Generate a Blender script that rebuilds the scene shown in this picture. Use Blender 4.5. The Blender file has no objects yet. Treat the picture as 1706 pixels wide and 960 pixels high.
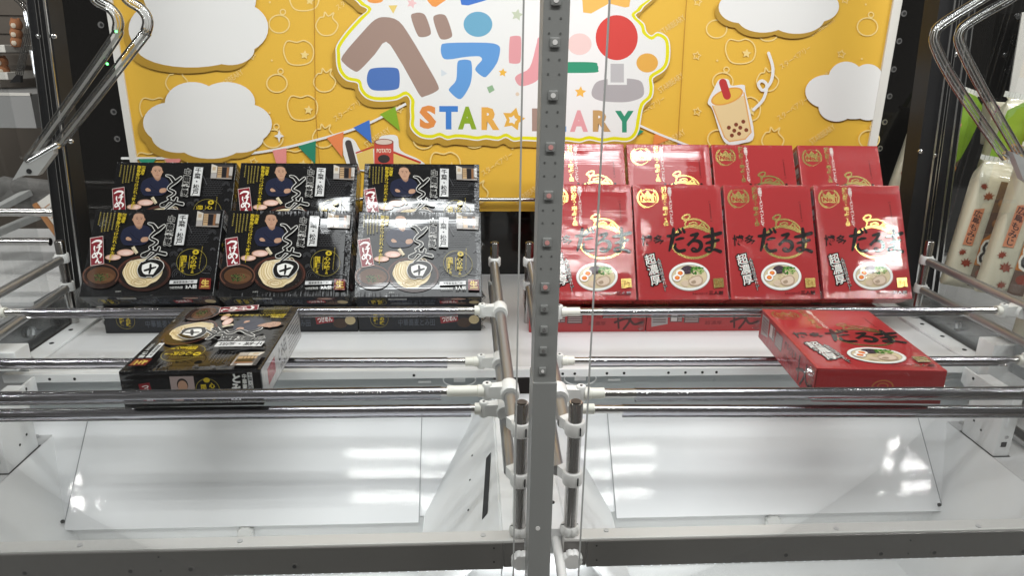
import bpy, bmesh, math, random
from mathutils import Vector, Matrix, geometry
random.seed(7)
C = bpy.context.scene.collection
S = bpy.context.scene
# ------------------------------------------------------------------ camera
CAM = Vector((0, 0, 1.45))
RX = Vector((0.99843006, -0.05415347, 0.0143111))       # camera right, in world axes
RD = Vector((-0.003713, -0.31892415, -0.94777297))      # camera down
RF = Vector((0.05588935, 0.94623189, -0.31862453))      # camera forward
FPX = 1180.0
cam = bpy.data.cameras.new('camera'); co = bpy.data.objects.new('camera', cam); C.objects.link(co)
cam.sensor_width = 36; cam.lens = FPX / 1706 * 36; cam.clip_start = 0.02; cam.clip_end = 100
up, bk = -RD, -RF
co.matrix_world = Matrix(((RX.x, up.x, bk.x, CAM.x), (RX.y, up.y, bk.y, CAM.y), (RX.z, up.z, bk.z, CAM.z), (0, 0, 0, 1)))
S.camera = co

def at(px, py, ax, v):
    """The point of the plane ax = v seen at a photograph pixel (surveying helper)."""
    d = RX * ((px - 853) / FPX) + RD * ((py - 480) / FPX) + RF
    i = 'XYZ'.index(ax)
    return CAM + d * ((v - CAM[i]) / d[i])

# ------------------------------------------------------------------ world, lamps, exposure
w = bpy.data.worlds.new('World'); S.world = w; w.use_nodes = True
w.node_tree.nodes['Background'].inputs[0].default_value = (1.0, 0.96, 0.92, 1)
w.node_tree.nodes['Background'].inputs[1].default_value = 0.12

def area(name, loc, target, sx, sy, power, col=(1, 1, 1)):
    l = bpy.data.lights.new(name, 'AREA'); l.shape = 'RECTANGLE'; l.size = sx; l.size_y = sy; l.energy = power; l.color = col
    o = bpy.data.objects.new(name, l); C.objects.link(o); o.location = loc
    z = (Vector(loc) - Vector(target)).normalized(); x = Vector((1, 0, 0)); y = z.cross(x).normalized(); x = y.cross(z)
    o.rotation_euler = Matrix((x, y, z)).transposed().to_euler()
    return o
for xx, ln, pw in ((0.16, 1.6, 9.5), (-2.75, 1.6, 16), (3.0, 1.6, 17)):            # the shop's ceiling fittings: three fluorescent tubes each
    for yy in (-0.38, -0.505, -0.655): area('ceiling_tube', (xx, yy, 2.85), (xx, yy + 0.55, 1.2), ln, 0.026, pw, (1.0, 0.985, 0.965))
for yy, pw in ((0.615, 4.2), (0.915, 4.2)):                                    # light strips under the cabinet's roof
    area('cabinet_light_strip', (0.12, yy, 2.1), (0.12, yy + 0.18, 1.0), 1.34, 0.036, pw, (0.97, 0.985, 1.0))
area('soft_fill_panel', (0.14, 0.765, 2.11), (0.14, 0.90, 1.0), 1.24, 0.26, 4.3, (0.97, 0.985, 1.0))         # added soft fill: hazes the box film, lightens the rod shadows
area('rail_light_strip', (0.07, 0.728, 0.842), (0.07, 0.729, 0.6), 1.6, 0.008, 0.9, (0.97, 0.985, 1.0))
area('neighbour_fill_light', (-1.7, 1.75, 2.25), (-1.7, 1.8, 1.0), 1.2, 0.05, 9, (1.0, 0.98, 0.95))  # added fill that brightens the machine beyond the black boxes
area('neighbour_fill_light', (1.75, 1.15, 2.25), (1.75, 1.3, 1.0), 1.2, 0.05, 10, (1.0, 0.97, 0.92))  # added fill that brightens the cake bags
S.view_settings.view_transform = 'Standard'
S.view_settings.look = 'None'
S.view_settings.exposure = 0.17
S.view_settings.gamma = 1.0
S.cycles.max_bounces = 8; S.cycles.transparent_max_bounces = 16; S.cycles.caustics_reflective = False; S.cycles.caustics_refractive = False
S.cycles.use_denoising = True
S.cycles.sample_clamp_indirect = 4.0

# ------------------------------------------------------------------ materials
def nt(name):
    m = bpy.data.materials.new(name); m.use_nodes = True
    return m, m.node_tree, m.node_tree.nodes['Principled BSDF']

def pm(name, col, rough=0.45, metal=0.0, bump=None, coat=0.0, coat_r=0.1, var=0.0, vscale=8.0, emit=0.0, spec=0.5):
    m, t, b = nt(name)
    b.inputs['Base Color'].default_value = (*col, 1); b.inputs['Roughness'].default_value = rough; b.inputs['Metallic'].default_value = metal
    b.inputs['Specular IOR Level'].default_value = spec
    b.inputs['Coat Weight'].default_value = coat; b.inputs['Coat Roughness'].default_value = coat_r
    tc = t.nodes.new('ShaderNodeTexCoord')
    if var:
        n = t.nodes.new('ShaderNodeTexNoise'); n.inputs['Scale'].default_value = vscale; n.inputs['Detail'].default_value = 6
        t.links.new(tc.outputs['Object'], n.inputs['Vector'])
        mx = t.nodes.new('ShaderNodeMix'); mx.data_type = 'RGBA'
        mx.inputs['A'].default_value = (*[c * (1 - var) for c in col], 1); mx.inputs['B'].default_value = (*[min(1, c * (1 + var)) for c in col], 1)
        t.links.new(n.outputs['Fac'], mx.inputs['Factor']); t.links.new(mx.outputs['Result'], b.inputs['Base Color'])
        rm = t.nodes.new('ShaderNodeMapRange'); rm.inputs[3].default_value = rough * 0.75; rm.inputs[4].default_value = min(1, rough * 1.3)
        t.links.new(n.outputs['Fac'], rm.inputs[0]); t.links.new(rm.outputs[0], b.inputs['Roughness'])
    if bump:
        sc, st, dist = bump
        n = t.nodes.new('ShaderNodeTexNoise'); n.inputs['Scale'].default_value = sc; n.inputs['Detail'].default_value = 3
        t.links.new(tc.outputs['Object'], n.inputs['Vector'])
        bp = t.nodes.new('ShaderNodeBump'); bp.inputs['Strength'].default_value = st; bp.inputs['Distance'].default_value = dist
        t.links.new(n.outputs['Fac'], bp.inputs['Height']); t.links.new(bp.outputs[0], b.inputs['Normal'])
    if emit:
        b.inputs['Emission Color'].default_value = (*col, 1); b.inputs['Emission Strength'].default_value = emit
    return m

def clear(name, tint=(1, 1, 1), rough=0.03, refl=1.0, base=0.0, bump=None, rim=0.0):
    """Thin clear film or pane: transparent with a Fresnel gloss and, optionally, white scatter; rim paints the edges bright like refracted light."""
    m = bpy.data.materials.new(name); m.use_nodes = True; t = m.node_tree; t.nodes.remove(t.nodes['Principled BSDF'])
    out = t.nodes['Material Output']
    tr = t.nodes.new('ShaderNodeBsdfTransparent'); tr.inputs[0].default_value = (*tint, 1)
    gl = t.nodes.new('ShaderNodeBsdfGlossy'); gl.inputs['Roughness'].default_value = rough
    lw = t.nodes.new('ShaderNodeFresnel'); lw.inputs['IOR'].default_value = 1.45
    mu = t.nodes.new('ShaderNodeMath'); mu.operation = 'MULTIPLY'; mu.inputs[1].default_value = refl; mu.use_clamp = True
    t.links.new(lw.outputs[0], mu.inputs[0])
    mx = t.nodes.new('ShaderNodeMixShader'); t.links.new(mu.outputs[0], mx.inputs[0])
    if base:
        df = t.nodes.new('ShaderNodeBsdfDiffuse'); df.inputs[0].default_value = (*[min(1, c) for c in tint], 1)
        m2 = t.nodes.new('ShaderNodeMixShader'); m2.inputs[0].default_value = base
        if rim:
            lw2 = t.nodes.new('ShaderNodeLayerWeight'); lw2.inputs['Blend'].default_value = 0.5; pw = t.nodes.new('ShaderNodeMath'); pw.operation = 'POWER'; pw.inputs[1].default_value = 5.0; t.links.new(lw2.outputs['Facing'], pw.inputs[0])
            ma = t.nodes.new('ShaderNodeMath'); ma.operation = 'MULTIPLY_ADD'; ma.inputs[1].default_value = rim; ma.inputs[2].default_value = base; ma.use_clamp = True; t.links.new(pw.outputs[0], ma.inputs[0]); t.links.new(ma.outputs[0], m2.inputs[0])
        t.links.new(tr.outputs[0], m2.inputs[1]); t.links.new(df.outputs[0], m2.inputs[2]); t.links.new(m2.outputs[0], mx.inputs[1])
    else:
        t.links.new(tr.outputs[0], mx.inputs[1])
    t.links.new(gl.outputs[0], mx.inputs[2]); t.links.new(mx.outputs[0], out.inputs[0])
    if bump:
        tc = t.nodes.new('ShaderNodeTexCoord'); mp = t.nodes.new('ShaderNodeMapping'); mp.inputs['Scale'].default_value = bump[0]
        n = t.nodes.new('ShaderNodeTexNoise'); n.inputs['Scale'].default_value = 1; n.inputs['Detail'].default_value = 3
        bp = t.nodes.new('ShaderNodeBump'); bp.inputs['Strength'].default_value = bump[1]; bp.inputs['Distance'].default_value = 0.003
        t.links.new(tc.outputs['Object'], mp.inputs[0]); t.links.new(mp.outputs[0], n.inputs['Vector']); t.links.new(n.outputs['Fac'], bp.inputs['Height'])
        t.links.new(bp.outputs[0], gl.inputs['Normal'])
    return m

def film_print(name, W, H, rough=0.5, coat=1.0, coat_r=0.04, lines=0.25, metal=0.0, wrap=1.0):
    """Printed card (colour from the print) under shrink film: wrinkles everywhere, tight crimps along the four edges."""
    m, t, b = nt(name)
    at_ = t.nodes.new('ShaderNodeAttribute'); at_.attribute_name = 'ink'
    t.links.new(at_.outputs['Color'], b.inputs['Base Color'])
    b.inputs['Roughness'].default_value = rough; b.inputs['Metallic'].default_value = metal
    b.inputs['Specular IOR Level'].default_value = 0.04
    if not wrap: return m
    b.inputs['Coat Weight'].default_value = coat; b.inputs['Coat Roughness'].default_value = coat_r; b.inputs['Coat IOR'].default_value = 1.5
    N = t.nodes.new; L = t.links.new
    tc = N('ShaderNodeTexCoord'); sx = N('ShaderNodeSeparateXYZ'); L(tc.outputs['Object'], sx.inputs[0])
    oi = N('ShaderNodeObjectInfo'); ad = N('ShaderNodeVectorMath'); ad.operation = 'ADD'
    sc = N('ShaderNodeVectorMath'); sc.operation = 'SCALE'; L(oi.outputs['Location'], sc.inputs[0]); sc.inputs['Scale'].default_value = 3.7
    L(tc.outputs['Object'], ad.inputs[0]); L(sc.outputs[0], ad.inputs[1])
    def noise(scale, detail=2):
        mp = N('ShaderNodeMapping'); mp.inputs['Scale'].default_value = scale; L(ad.outputs[0], mp.inputs[0])
        n = N('ShaderNodeTexNoise'); n.inputs['Scale'].default_value = 1; n.inputs['Detail'].default_value = detail; L(mp.outputs[0], n.inputs['Vector'])
        return n.outputs['Fac']
    def mth(op, a, bb, cl=False):
        n = N('ShaderNodeMath'); n.operation = op; n.use_clamp = cl
        for i, v in enumerate((a, bb)):
            if isinstance(v, (int, float)): n.inputs[i].default_value = v
            else: L(v, n.inputs[i])
        return n.outputs[0]
    def edge(sock, size, wd):        # 1 at the two edges, 0 inside
        c = mth('ABSOLUTE', mth('SUBTRACT', sock, size / 2), 0)
        return mth('MULTIPLY', mth('SUBTRACT', c, size / 2 - wd), 1 / wd, True)
    ez = edge(sx.outputs['Z'], H, 0.016)
    xo = mth('ADD', sx.outputs['X'], W / 2); ex = edge(xo, W, 0.012)
    h = mth('MULTIPLY', noise((8, 8, 12), 2), 0.6)
    h = mth('ADD', h, mth('MULTIPLY', noise((5, 5, 420), 1), lines * 0.035))
    h = mth('ADD', h, mth('MULTIPLY', mth('MULTIPLY', noise((330, 30, 25), 2), ez), 0.45))
    h = mth('ADD', h, mth('MULTIPLY', mth('MULTIPLY', noise((25, 30, 330), 2), ex), 0.45))
    bp = N('ShaderNodeBump'); bp.inputs['Strength'].default_value = 0.42; bp.inputs['Distance'].default_value = 0.005
    L(h, bp.inputs['Height']); L(bp.outputs[0], b.inputs['Coat Normal'])
    return m

def ink_mat(name, rough=0.5, coat=0.0, bump=None):
    m, t, b = nt(name)
    a = t.nodes.new('ShaderNodeAttribute'); a.attribute_name = 'ink'; t.links.new(a.outputs['Color'], b.inputs['Base Color'])
    b.inputs['Roughness'].default_value = rough; b.inputs['Coat Weight'].default_value = coat
    if bump:
        tc = t.nodes.new('ShaderNodeTexCoord'); mp = t.nodes.new('ShaderNodeMapping'); mp.inputs['Scale'].default_value = bump[0]
        n = t.nodes.new('ShaderNodeTexNoise'); n.inputs['Scale'].default_value = 1; n.inputs['Detail'].default_value = 2
        bp = t.nodes.new('ShaderNodeBump'); bp.inputs['Strength'].default_value = bump[1]; bp.inputs['Distance'].default_value = 0.01
        t.links.new(tc.outputs['Object'], mp.inputs[0]); t.links.new(mp.outputs[0], n.inputs['Vector']); t.links.new(n.outputs['Fac'], bp.inputs['Height']); t.links.new(bp.outputs[0], b.inputs['Normal'])
    return m

WHITE = pm('white powder coat', (0.79, 0.80, 0.80), 0.42, bump=(420, 0.08, 0.0006), var=0.03)
BOARD = pm('glossy white board', (0.79, 0.80, 0.81), 0.024, bump=(300, 0.14, 0.00026), var=0.02, vscale=5, spec=0.30)
FLOORM = pm('white playfield board', (0.72, 0.72, 0.72), 0.25, var=0.04, vscale=6)
SHELFM = pm('grey white shelf', (0.50, 0.50, 0.50), 0.35, var=0.06)
PLASTIC = pm('white clamp plastic', (0.72, 0.72, 0.70), 0.38, var=0.05, vscale=40)
CREAM = pm('cream connector plastic', (0.74, 0.73, 0.66), 0.4)
BACKG = pm('shaded grey plate', (0.40, 0.43, 0.44), 0.3, var=0.04)  # shade below the playfield edge is put into this grey
CHROME = pm('brushed chrome', (0.47, 0.46, 0.45), 0.17, 1.0, var=0.06, vscale=25)
SATIN = pm('satin steel rod', (0.36, 0.36, 0.36), 0.34, 0.82, var=0.06, vscale=25)
CHROMED = pm('bright steel', (0.70, 0.70, 0.70), 0.2, 1.0, var=0.08, vscale=60)
PILLARM = pm('grey painted steel', (0.23, 0.238, 0.23), 0.42, 0.0, bump=(300, 0.08, 0.001), var=0.06, vscale=7)
RAILFACE = pm('grey rail face plate', (0.155, 0.147, 0.139), 0.2, var=0.06, vscale=5)
RAILM = pm('light rail paint', (0.62, 0.61, 0.59), 0.35, var=0.04)
DARK = pm('dark hole', (0.008, 0.008, 0.009), 0.6)
BLACKG = pm('black gloss panel', (0.006, 0.0055, 0.005), 0.07, var=0.2, vscale=3, bump=(9, 0.03, 0.01))
BLACKP = pm('black post', (0.008, 0.008, 0.009), 0.5, var=0.1, spec=0.3)
BROWN = pm('dark brown gap', (0.035, 0.029, 0.026), 0.4, var=0.25, vscale=6)
FRAMEW = pm('white poster frame', (0.66, 0.64, 0.60), 0.4, var=0.05)
SLEEVE = clear('clear rod sleeve', (0.93, 0.93, 0.98), 0.04, 1.3, 0.012, ((8, 30, 30), 0.07), rim=0.32)
PANE = clear('door glass', (0.975, 0.985, 0.98), 0.0, 0.45)
SIDEPANE = clear('side glass', (0.98, 0.985, 0.985), 0.0, 0.15)
PANEDGE = pm('glass edge', (0.33, 0.34, 0.33), 0.25)
ACRYL = clear('clear acrylic', (0.94, 0.96, 0.97), 0.03, 0.8, 0.02)
FLAP = clear('film flap', (0.95, 0.95, 0.95), 0.15, 0.7, 0.02, ((150, 150, 150), 0.6))
BEAD = pm('led bead', (0.9, 0.93, 1.0), 0.4, emit=1.5)
GREEN = pm('green led', (0.15, 1.0, 0.25), 0.4, emit=3.0)
CLAWM = clear('clear claw plastic', (0.97, 0.97, 0.965), 0.04, 2.6, 0.012, None, rim=0.22)

# ------------------------------------------------------------------ mesh helpers
class MB:
    def __init__(s): s.v, s.f = [], []
    def add(s, vs, fs):
        k = len(s.v); s.v += [Vector(p) for p in vs]; s.f += [[i + k for i in f] for f in fs]; return s
    def box(s, a, b):
        (x0, y0, z0), (x1, y1, z1) = a, b
        return s.add([(x0, y0, z0), (x1, y0, z0), (x1, y1, z0), (x0, y1, z0), (x0, y0, z1), (x1, y0, z1), (x1, y1, z1), (x0, y1, z1)],
                     [(0, 3, 2, 1), (4, 5, 6, 7), (0, 1, 5, 4), (1, 2, 6, 5), (2, 3, 7, 6), (3, 0, 4, 7)])
    def slab(s, quad, th):              # a sheet of thickness th below the quad (ordered, normal by right hand)
        q = [Vector(p) for p in quad]; n = (q[1] - q[0]).cross(q[-1] - q[0]).normalized() * th; k = len(q)
        return s.add(q + [p - n for p in q], [tuple(range(k)), tuple(range(2 * k - 1, k - 1, -1))] + [(i, i + k, (i + 1) % k + k, (i + 1) % k) for i in range(k)])
    def tube(s, pts, r, seg=16, cap=True):
        pts = [Vector(p) for p in pts]; n = len(pts); rs = r if isinstance(r, (list, tuple)) else [r] * n
        prev = None; base = len(s.v)
        for i, p in enumerate(pts):
            d = (pts[min(i + 1, n - 1)] - pts[max(i - 1, 0)])
            d = d.normalized() if d.length > 1e-9 else Vector((0, 0, 1))
            if prev is None:
                a = Vector((0, 0, 1)) if abs(d.z) < 0.9 else Vector((1, 0, 0)); prev = d.cross(a).normalized()
            else: prev = (prev - d * prev.dot(d)).normalized()
            q = d.cross(prev)
            for k in range(seg):
                an = 2 * math.pi * k / seg; s.v.append(p + (prev * math.cos(an) + q * math.sin(an)) * rs[i])
        for i in range(n - 1):
            for k in range(seg):
                a, b2 = base + i * seg + k, base + i * seg + (k + 1) % seg
                s.f.append([a, b2, b2 + seg, a + seg])
        if cap:
            s.f.append([base + k for k in reversed(range(seg))]); s.f.append([base + (n - 1) * seg + k for k in range(seg)])
        return s
    def knob(s, p, d, r, h, lobes=8):   # a scalloped hand knob, axis d
        p, d = Vector(p), Vector(d).normalized(); a = Vector((0, 0, 1)) if abs(d.z) < 0.9 else Vector((1, 0, 0)); x = d.cross(a).normalized(); y = d.cross(x)
        seg = lobes * 4; base = len(s.v)
        for hh, k in ((0, 0.86), (h * 0.2, 1.0), (h * 0.75, 1.0), (h, 0.84)):
            for i in range(seg):
                an = 2 * math.pi * i / seg; rr = r * k * (1 - 0.13 * max(0, math.cos(an * lobes)) ** 2)
                s.v.append(p + d * hh + (x * math.cos(an) + y * math.sin(an)) * rr)
        for j in range(3):
            for i in range(seg):
                a0, b0 = base + j * seg + i, base + j * seg + (i + 1) % seg; s.f.append([a0, b0, b0 + seg, a0 + seg])
        s.f.append([base + i for i in reversed(range(seg))]); s.f.append([base + 3 * seg + i for i in range(seg)])
        return s
    def build(s, name, mat, parent=None, smooth=False, bevel=0.0):
        me = bpy.data.meshes.new(name); me.from_pydata([tuple(v) for v in s.v], [], s.f)
        bm = bmesh.new(); bm.from_mesh(me); bmesh.ops.recalc_face_normals(bm, faces=bm.faces)
        if bevel:
            bmesh.ops.bevel(bm, geom=[e for e in bm.edges if len(e.link_faces) == 2 and e.calc_face_angle(0) > 0.6], offset=bevel, segments=2, affect='EDGES', profile=0.6)
        bm.to_mesh(me); bm.free()
        if smooth:
            for p in me.polygons: p.use_smooth = True
            me.set_sharp_from_angle(angle=math.radians(40))
        me.materials.append(mat)
        o = bpy.data.objects.new(name, me); C.objects.link(o)
        if parent: o.parent = parent
        return o

def thing(name, label, cat, group=None, loc=(0, 0, 0)):
    o = bpy.data.objects.new(name, None); C.objects.link(o); o.location = loc; o['label'] = label; o['category'] = cat
    o.empty_display_size = 0.05
    if group: o['group'] = group
    return o
def tag(o, label, cat, group=None):
    o['label'] = label; o['category'] = cat
    if group: o['group'] = group
    return o
def struct(o): o['kind'] = 'structure'; return o
def dup(root, label):
    def cp(o, par):
        c = o.copy(); C.objects.link(c); c.parent = par
        for ch in kids[o]: cp(ch, c)
        return c
    kids = {}
    def walk(o):
        kids[o] = list(o.children)
        for ch in kids[o]: walk(ch)
    walk(root); r = cp(root, None); r['label'] = label
    return r

# ------------------------------------------------------------------ flat print
FC = bpy.data.curves.new('fontcurve', 'FONT'); FC.size = 1; FC.resolution_u = 2
FO = bpy.data.objects.new('fontcurve', FC); C.objects.link(FO)
_gl = {}
def glyphs(body, bold=0.0):
    k = (body, bold)
    if k not in _gl:
        FC.body = body; FC.offset = bold
        bpy.context.view_layer.update()
        me = bpy.data.meshes.new_from_object(FO.evaluated_get(bpy.context.evaluated_depsgraph_get()))
        _gl[k] = ([(v.co.x, v.co.y) for v in me.vertices], [tuple(p.vertices) for p in me.polygons]); bpy.data.meshes.remove(me)
    return _gl[k]
def em_box():
    vs, _ = glyphs('国'); xs = [p[0] for p in vs]; ys = [p[1] for p in vs]
    cx, cy = (min(xs) + max(xs)) / 2, (min(ys) + max(ys)) / 2
    return cx, cy, max(max(xs) - min(xs), max(ys) - min(ys)) * 1.1
def catmull(pts, n=6, closed=False):
    P = [Vector(p[:2]) for p in pts]; W = [p[2] if len(p) > 2 else None for p in pts]; out = []; N = len(P)
    rng = range(N) if closed else range(N - 1)
    for i in rng:
        g = (lambda k: P[k % N]) if closed else (lambda k: P[max(0, min(N - 1, k))])
        p0, p1, p2, p3 = g(i - 1), g(i), g(i + 1), g(i + 2)
        for j in range(n):
            t = j / n
            q = 0.5 * ((2 * p1) + (p2 - p0) * t + (2 * p0 - 5 * p1 + 4 * p2 - p3) * t * t + (3 * p1 - p0 - 3 * p2 + p3) * t ** 3)
            ww = None if W[i] is None else W[i] * (1 - t) + W[(i + 1) % N] * t
            out.append((q.x, q.y, ww))
    if not closed: out.append((P[-1].x, P[-1].y, W[-1]))
    return out

def homography(src, dst):
    import numpy as np
    A = []; bb = []
    for (x, y), (u, v) in zip(src, dst):
        A.append([x, y, 1, 0, 0, 0, -u * x, -u * y]); bb.append(u); A.append([0, 0, 0, x, y, 1, -v * x, -v * y]); bb.append(v)
    h = np.linalg.solve(np.array(A, float), np.array(bb, float))
    return lambda x, y: ((h[0] * x + h[1] * y + h[2]) / (h[6] * x + h[7] * y + 1), (h[3] * x + h[4] * y + h[5]) / (h[6] * x + h[7] * y + 1))

class Print:
    """Flat print gathered by part; every shape lies a hair above the one before it. fn maps layout coordinates to the card, place lifts card coordinates to 3-D."""
    def __init__(s, fn, place, step=0.000003): s.fn, s.place, s.step, s.parts, s.n, s.cur, s.base = fn, place, step, [], 1, None, 0.00012
    def part(s, name): s.cur = ([], [], [], []); s.parts.append((name, s.cur)); return s
    def raw(s, pts, faces, col, foil=False, slope=0.0):
        v, f, c, g = s.cur; k = len(v); d = s.base + s.n * s.step; s.n += 1 + int(slope * len(pts) / s.step)
        v += [s.place(*s.fn(x, y), d + slope * i) for i, (x, y) in enumerate(pts)]
        for q in faces: f.append([i + k for i in q]); c.append(col); g.append(1 if foil else 0)
        return s
    def poly(s, pts, col, foil=False):
        pts = [tuple(p[:2]) for p in pts]
        if len(pts) <= 4: return s.raw(pts, [tuple(range(len(pts)))], col, foil)
        tr = geometry.tessellate_polygon([[Vector((x, y, 0)) for x, y in pts]])
        return s.raw(pts, tr, col, foil)
    def blob(s, pts, col, n=5, foil=False): return s.poly(catmull(pts, n, True), col, foil)
    def rect(s, x0, y0, x1, y1, col, foil=False): return s.poly([(x0, y0), (x1, y0), (x1, y1), (x0, y1)], col, foil)
    def ell(s, x, y, rx, ry, col, n=28, rot=0.0, foil=False):
        ca, sa = math.cos(rot), math.sin(rot); P = []
        for i in range(n):
            a = 2 * math.pi * i / n; p, q = rx * math.cos(a), ry * math.sin(a); P.append((x + p * ca - q * sa, y + p * sa + q * ca))
        return s.raw(P, [tuple(range(n))], col, foil)
    def ring(s, x, y, rx, ry, wd, col, n=36, a0=0, a1=2 * math.pi, foil=False):
        P = [(x + rx * math.cos(a0 + (a1 - a0) * i / n), y + ry * math.sin(a0 + (a1 - a0) * i / n), wd) for i in range(n + 1)]
        return s.stroke(P, wd, col, smooth=0, foil=foil, caps=False)
    def stroke(s, pts, wd, col, smooth=5, foil=False, closed=False, caps=True):
        if smooth: pts = catmull(pts, smooth, closed)
        if closed: pts = list(pts) + [pts[0]]
        P = [Vector(p[:2]) for p in pts]; W = [(p[2] if len(p) > 2 and p[2] is not None else wd) / 2 for p in pts]; n = len(P); vs = []; D = []
        for i in range(n):
            d = P[min(i + 1, n - 1)] - P[max(i - 1, 0)]
            if closed and i in (0, n - 1): d = P[1] - P[n - 2]
            d = d.normalized() if d.length > 1e-9 else Vector((1, 0)); D.append(d)
        cap = caps and not closed
        fs = []
        def fan(i, sg):
            k = len(vs); q = Vector((-D[i].y, D[i].x)); m_ = 6
            for j in range(m_ + 1):
                a = math.pi * j / m_; vs.append(tuple(P[i] + (q * math.cos(a) + D[i] * sg * math.sin(a)) * W[i]))
            fs.append(tuple(range(k, k + m_ + 1)))
        if cap: fan(0, -1)
        k0 = len(vs)
        for i in range(n):
            q = Vector((-D[i].y, D[i].x)) * W[i]; vs += [tuple(P[i] + q), tuple(P[i] - q)]
        fs += [(k0 + 2 * i, k0 + 2 * i + 1, k0 + 2 * i + 3, k0 + 2 * i + 2) for i in range(n - 1)]
        if cap: fan(n - 1, 1)
        return s.raw(vs, fs, col, foil, slope=8e-7)
    def star(s, x, y, r, col, rot=0.0, k=0.5, n=5, outline=0):
        P = [(x + (r if i % 2 == 0 else r * k) * math.sin(rot + math.pi * i / n), y - (r if i % 2 == 0 else r * k) * math.cos(rot + math.pi * i / n)) for i in range(2 * n)]
        if outline: return s.stroke(P, outline, col, smooth=0, closed=True)
        return s.poly(P, col)
    def htext(s, body, x0, y0, x1, y1, col, bold=0.0, foil=False, grow=0.0, rot=0.0):
        """One line stretched to fill a rectangle. grow widens the strokes without moving the letters (for outlines)."""
        ref, _ = glyphs(body, bold); vs, fs = glyphs(body, bold + grow)
        xs = [p[0] for p in ref]; ys = [p[1] for p in ref]; ax, bx, ay, by = min(xs), max(xs), min(ys), max(ys)
        cx, cy = (x0 + x1) / 2, (y0 + y1) / 2; ca, sa = math.cos(rot), math.sin(rot); P = []
        for px, py in vs:
            X = x0 + (px - ax) / (bx - ax) * (x1 - x0) - cx; Y = y1 - (py - ay) / (by - ay) * (y1 - y0) - cy
            P.append((cx + X * ca - Y * sa, cy + X * sa + Y * ca))
        return s.raw(P, fs, col, foil)
    def vtext(s, body, a, b, wd, col, bold=0.0, foil=False, grow=0.0, fill=1.0):
        """Characters stacked from a to b."""
        a, b = Vector(a), Vector(b); d = b - a; n = len(body); st = d / n; dn = d.normalized(); pn = Vector((dn.y, -dn.x)); P = []; F = []
        ecx, ecy, em = EM
        for i, ch in enumerate(body):
            vs, fs = glyphs(ch, bold + grow); c = a + st * (i + 0.5); k = len(P)
            for px, py in vs:
                X, Y = (px - ecx) / em, -(py - ecy) / em
                if ch in 'ー［］…～': X, Y = -Y, X
                q = c + pn * (X * wd) + dn * (Y * st.length * fill); P.append((q.x, q.y))
            F += [tuple(j + k for j in f) for f in fs]
        return s.raw(P, F, col, foil)
    def build(s, parent, mats, labels=None):
        out = {}
        for name, (v, f, c, g) in s.parts:
            me = bpy.data.meshes.new(name); me.from_pydata([tuple(p) for p in v], [], f)
            for m_ in mats: me.materials.append(m_)
            at_ = me.color_attributes.new('ink', 'FLOAT_COLOR', 'CORNER')
            for p in me.polygons:
                p.material_index = g[p.index] if len(mats) > 1 else 0
                for li in p.loop_indices: at_.data[li].color = (*c[p.index], 1)
            o = bpy.data.objects.new(name, me); C.objects.link(o); o.parent = parent; out[name] = o
        return out
EM = em_box()
def solid(o, col):     # gives a plain mesh the ink colour attribute
    me = o.data; a = me.color_attributes.new('ink', 'FLOAT_COLOR', 'CORNER')
    for d in a.data: d.color = (*col, 1)
    return o
# ------------------------------------------------------------------ setting: playfield, back wall, shelves
ZF, ZS = 0.929, 0.885
XC = 0.075                                     # the machine's middle; both bays mirror about it
def mir(x, side): return x if side < 0 else 2 * XC - x
bw = struct(MB().box((-0.925, 1.66, 0.80), (1.10, 1.70, 2.1)).build('back_wall', BLACKG))
fl = struct(MB().box((-0.775, 1.118, ZF - 0.012), (0.925, 1.655, ZF)).build('playfield_floor', FLOORM, bevel=0.001))
lip = MB().box((-0.775, 1.104, ZF - 0.014), (0.925, 1.1175, ZF + 0.001)).build('front_lip', WHITE, fl, bevel=0.0015)
for x in (-0.70, -0.66, -0.45, -0.10, 0.155, 0.176, 0.232, 0.262, 0.34, 0.37, 0.40, 0.425, 0.62, 0.75):
    MB().tube([(x, 1.1035, ZF - 0.0075), (x, 1.106, ZF - 0.0075)], 0.0024, 12).build('hole', DARK, fl)
for sd, xo in ((-1, -0.775), (1, 0.925)):      # folded side edges of the floor with screw holes
    k = MB().box((min(xo, xo - sd * 0.035), 1.12, ZF + 0.0005), (max(xo, xo - sd * 0.035), 1.5, ZF + 0.006)).build('side_flange', WHITE, fl, bevel=0.001)
    for yy in (1.16, 1.225, 1.29): MB().tube([(xo - sd * 0.015, yy, ZF + 0.005), (xo - sd * 0.015, yy, ZF + 0.0068)], 0.004, 12).build('hole', DARK, k)
sh = struct(MB().box((0.036, 0.736, ZS - 0.012), (0.114, 1.103, ZS)).build('divider_shelf', WHITE, bevel=0.001))
for yy in (0.79, 0.86, 0.925, 1.0):
    for x in (0.058, 0.104): MB().tube([(x, yy, ZS - 0.002), (x, yy, ZS + 0.0008)], 0.0035, 12).build('hole', DARK, sh)
MB().box((0.037, 0.745, 0.52), (0.113, 1.10, 0.872)).build('divider_wall', WHITE, sh)
MB().tube([(0.108, 0.60, 0.835), (0.104, 0.735, 0.868), (0.100, 0.744, 0.871)], 0.006, 12).build('cable_tube', PLASTIC, sh, smooth=True)
ZO = 0.82                                      # the outer shelves lie lower
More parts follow.
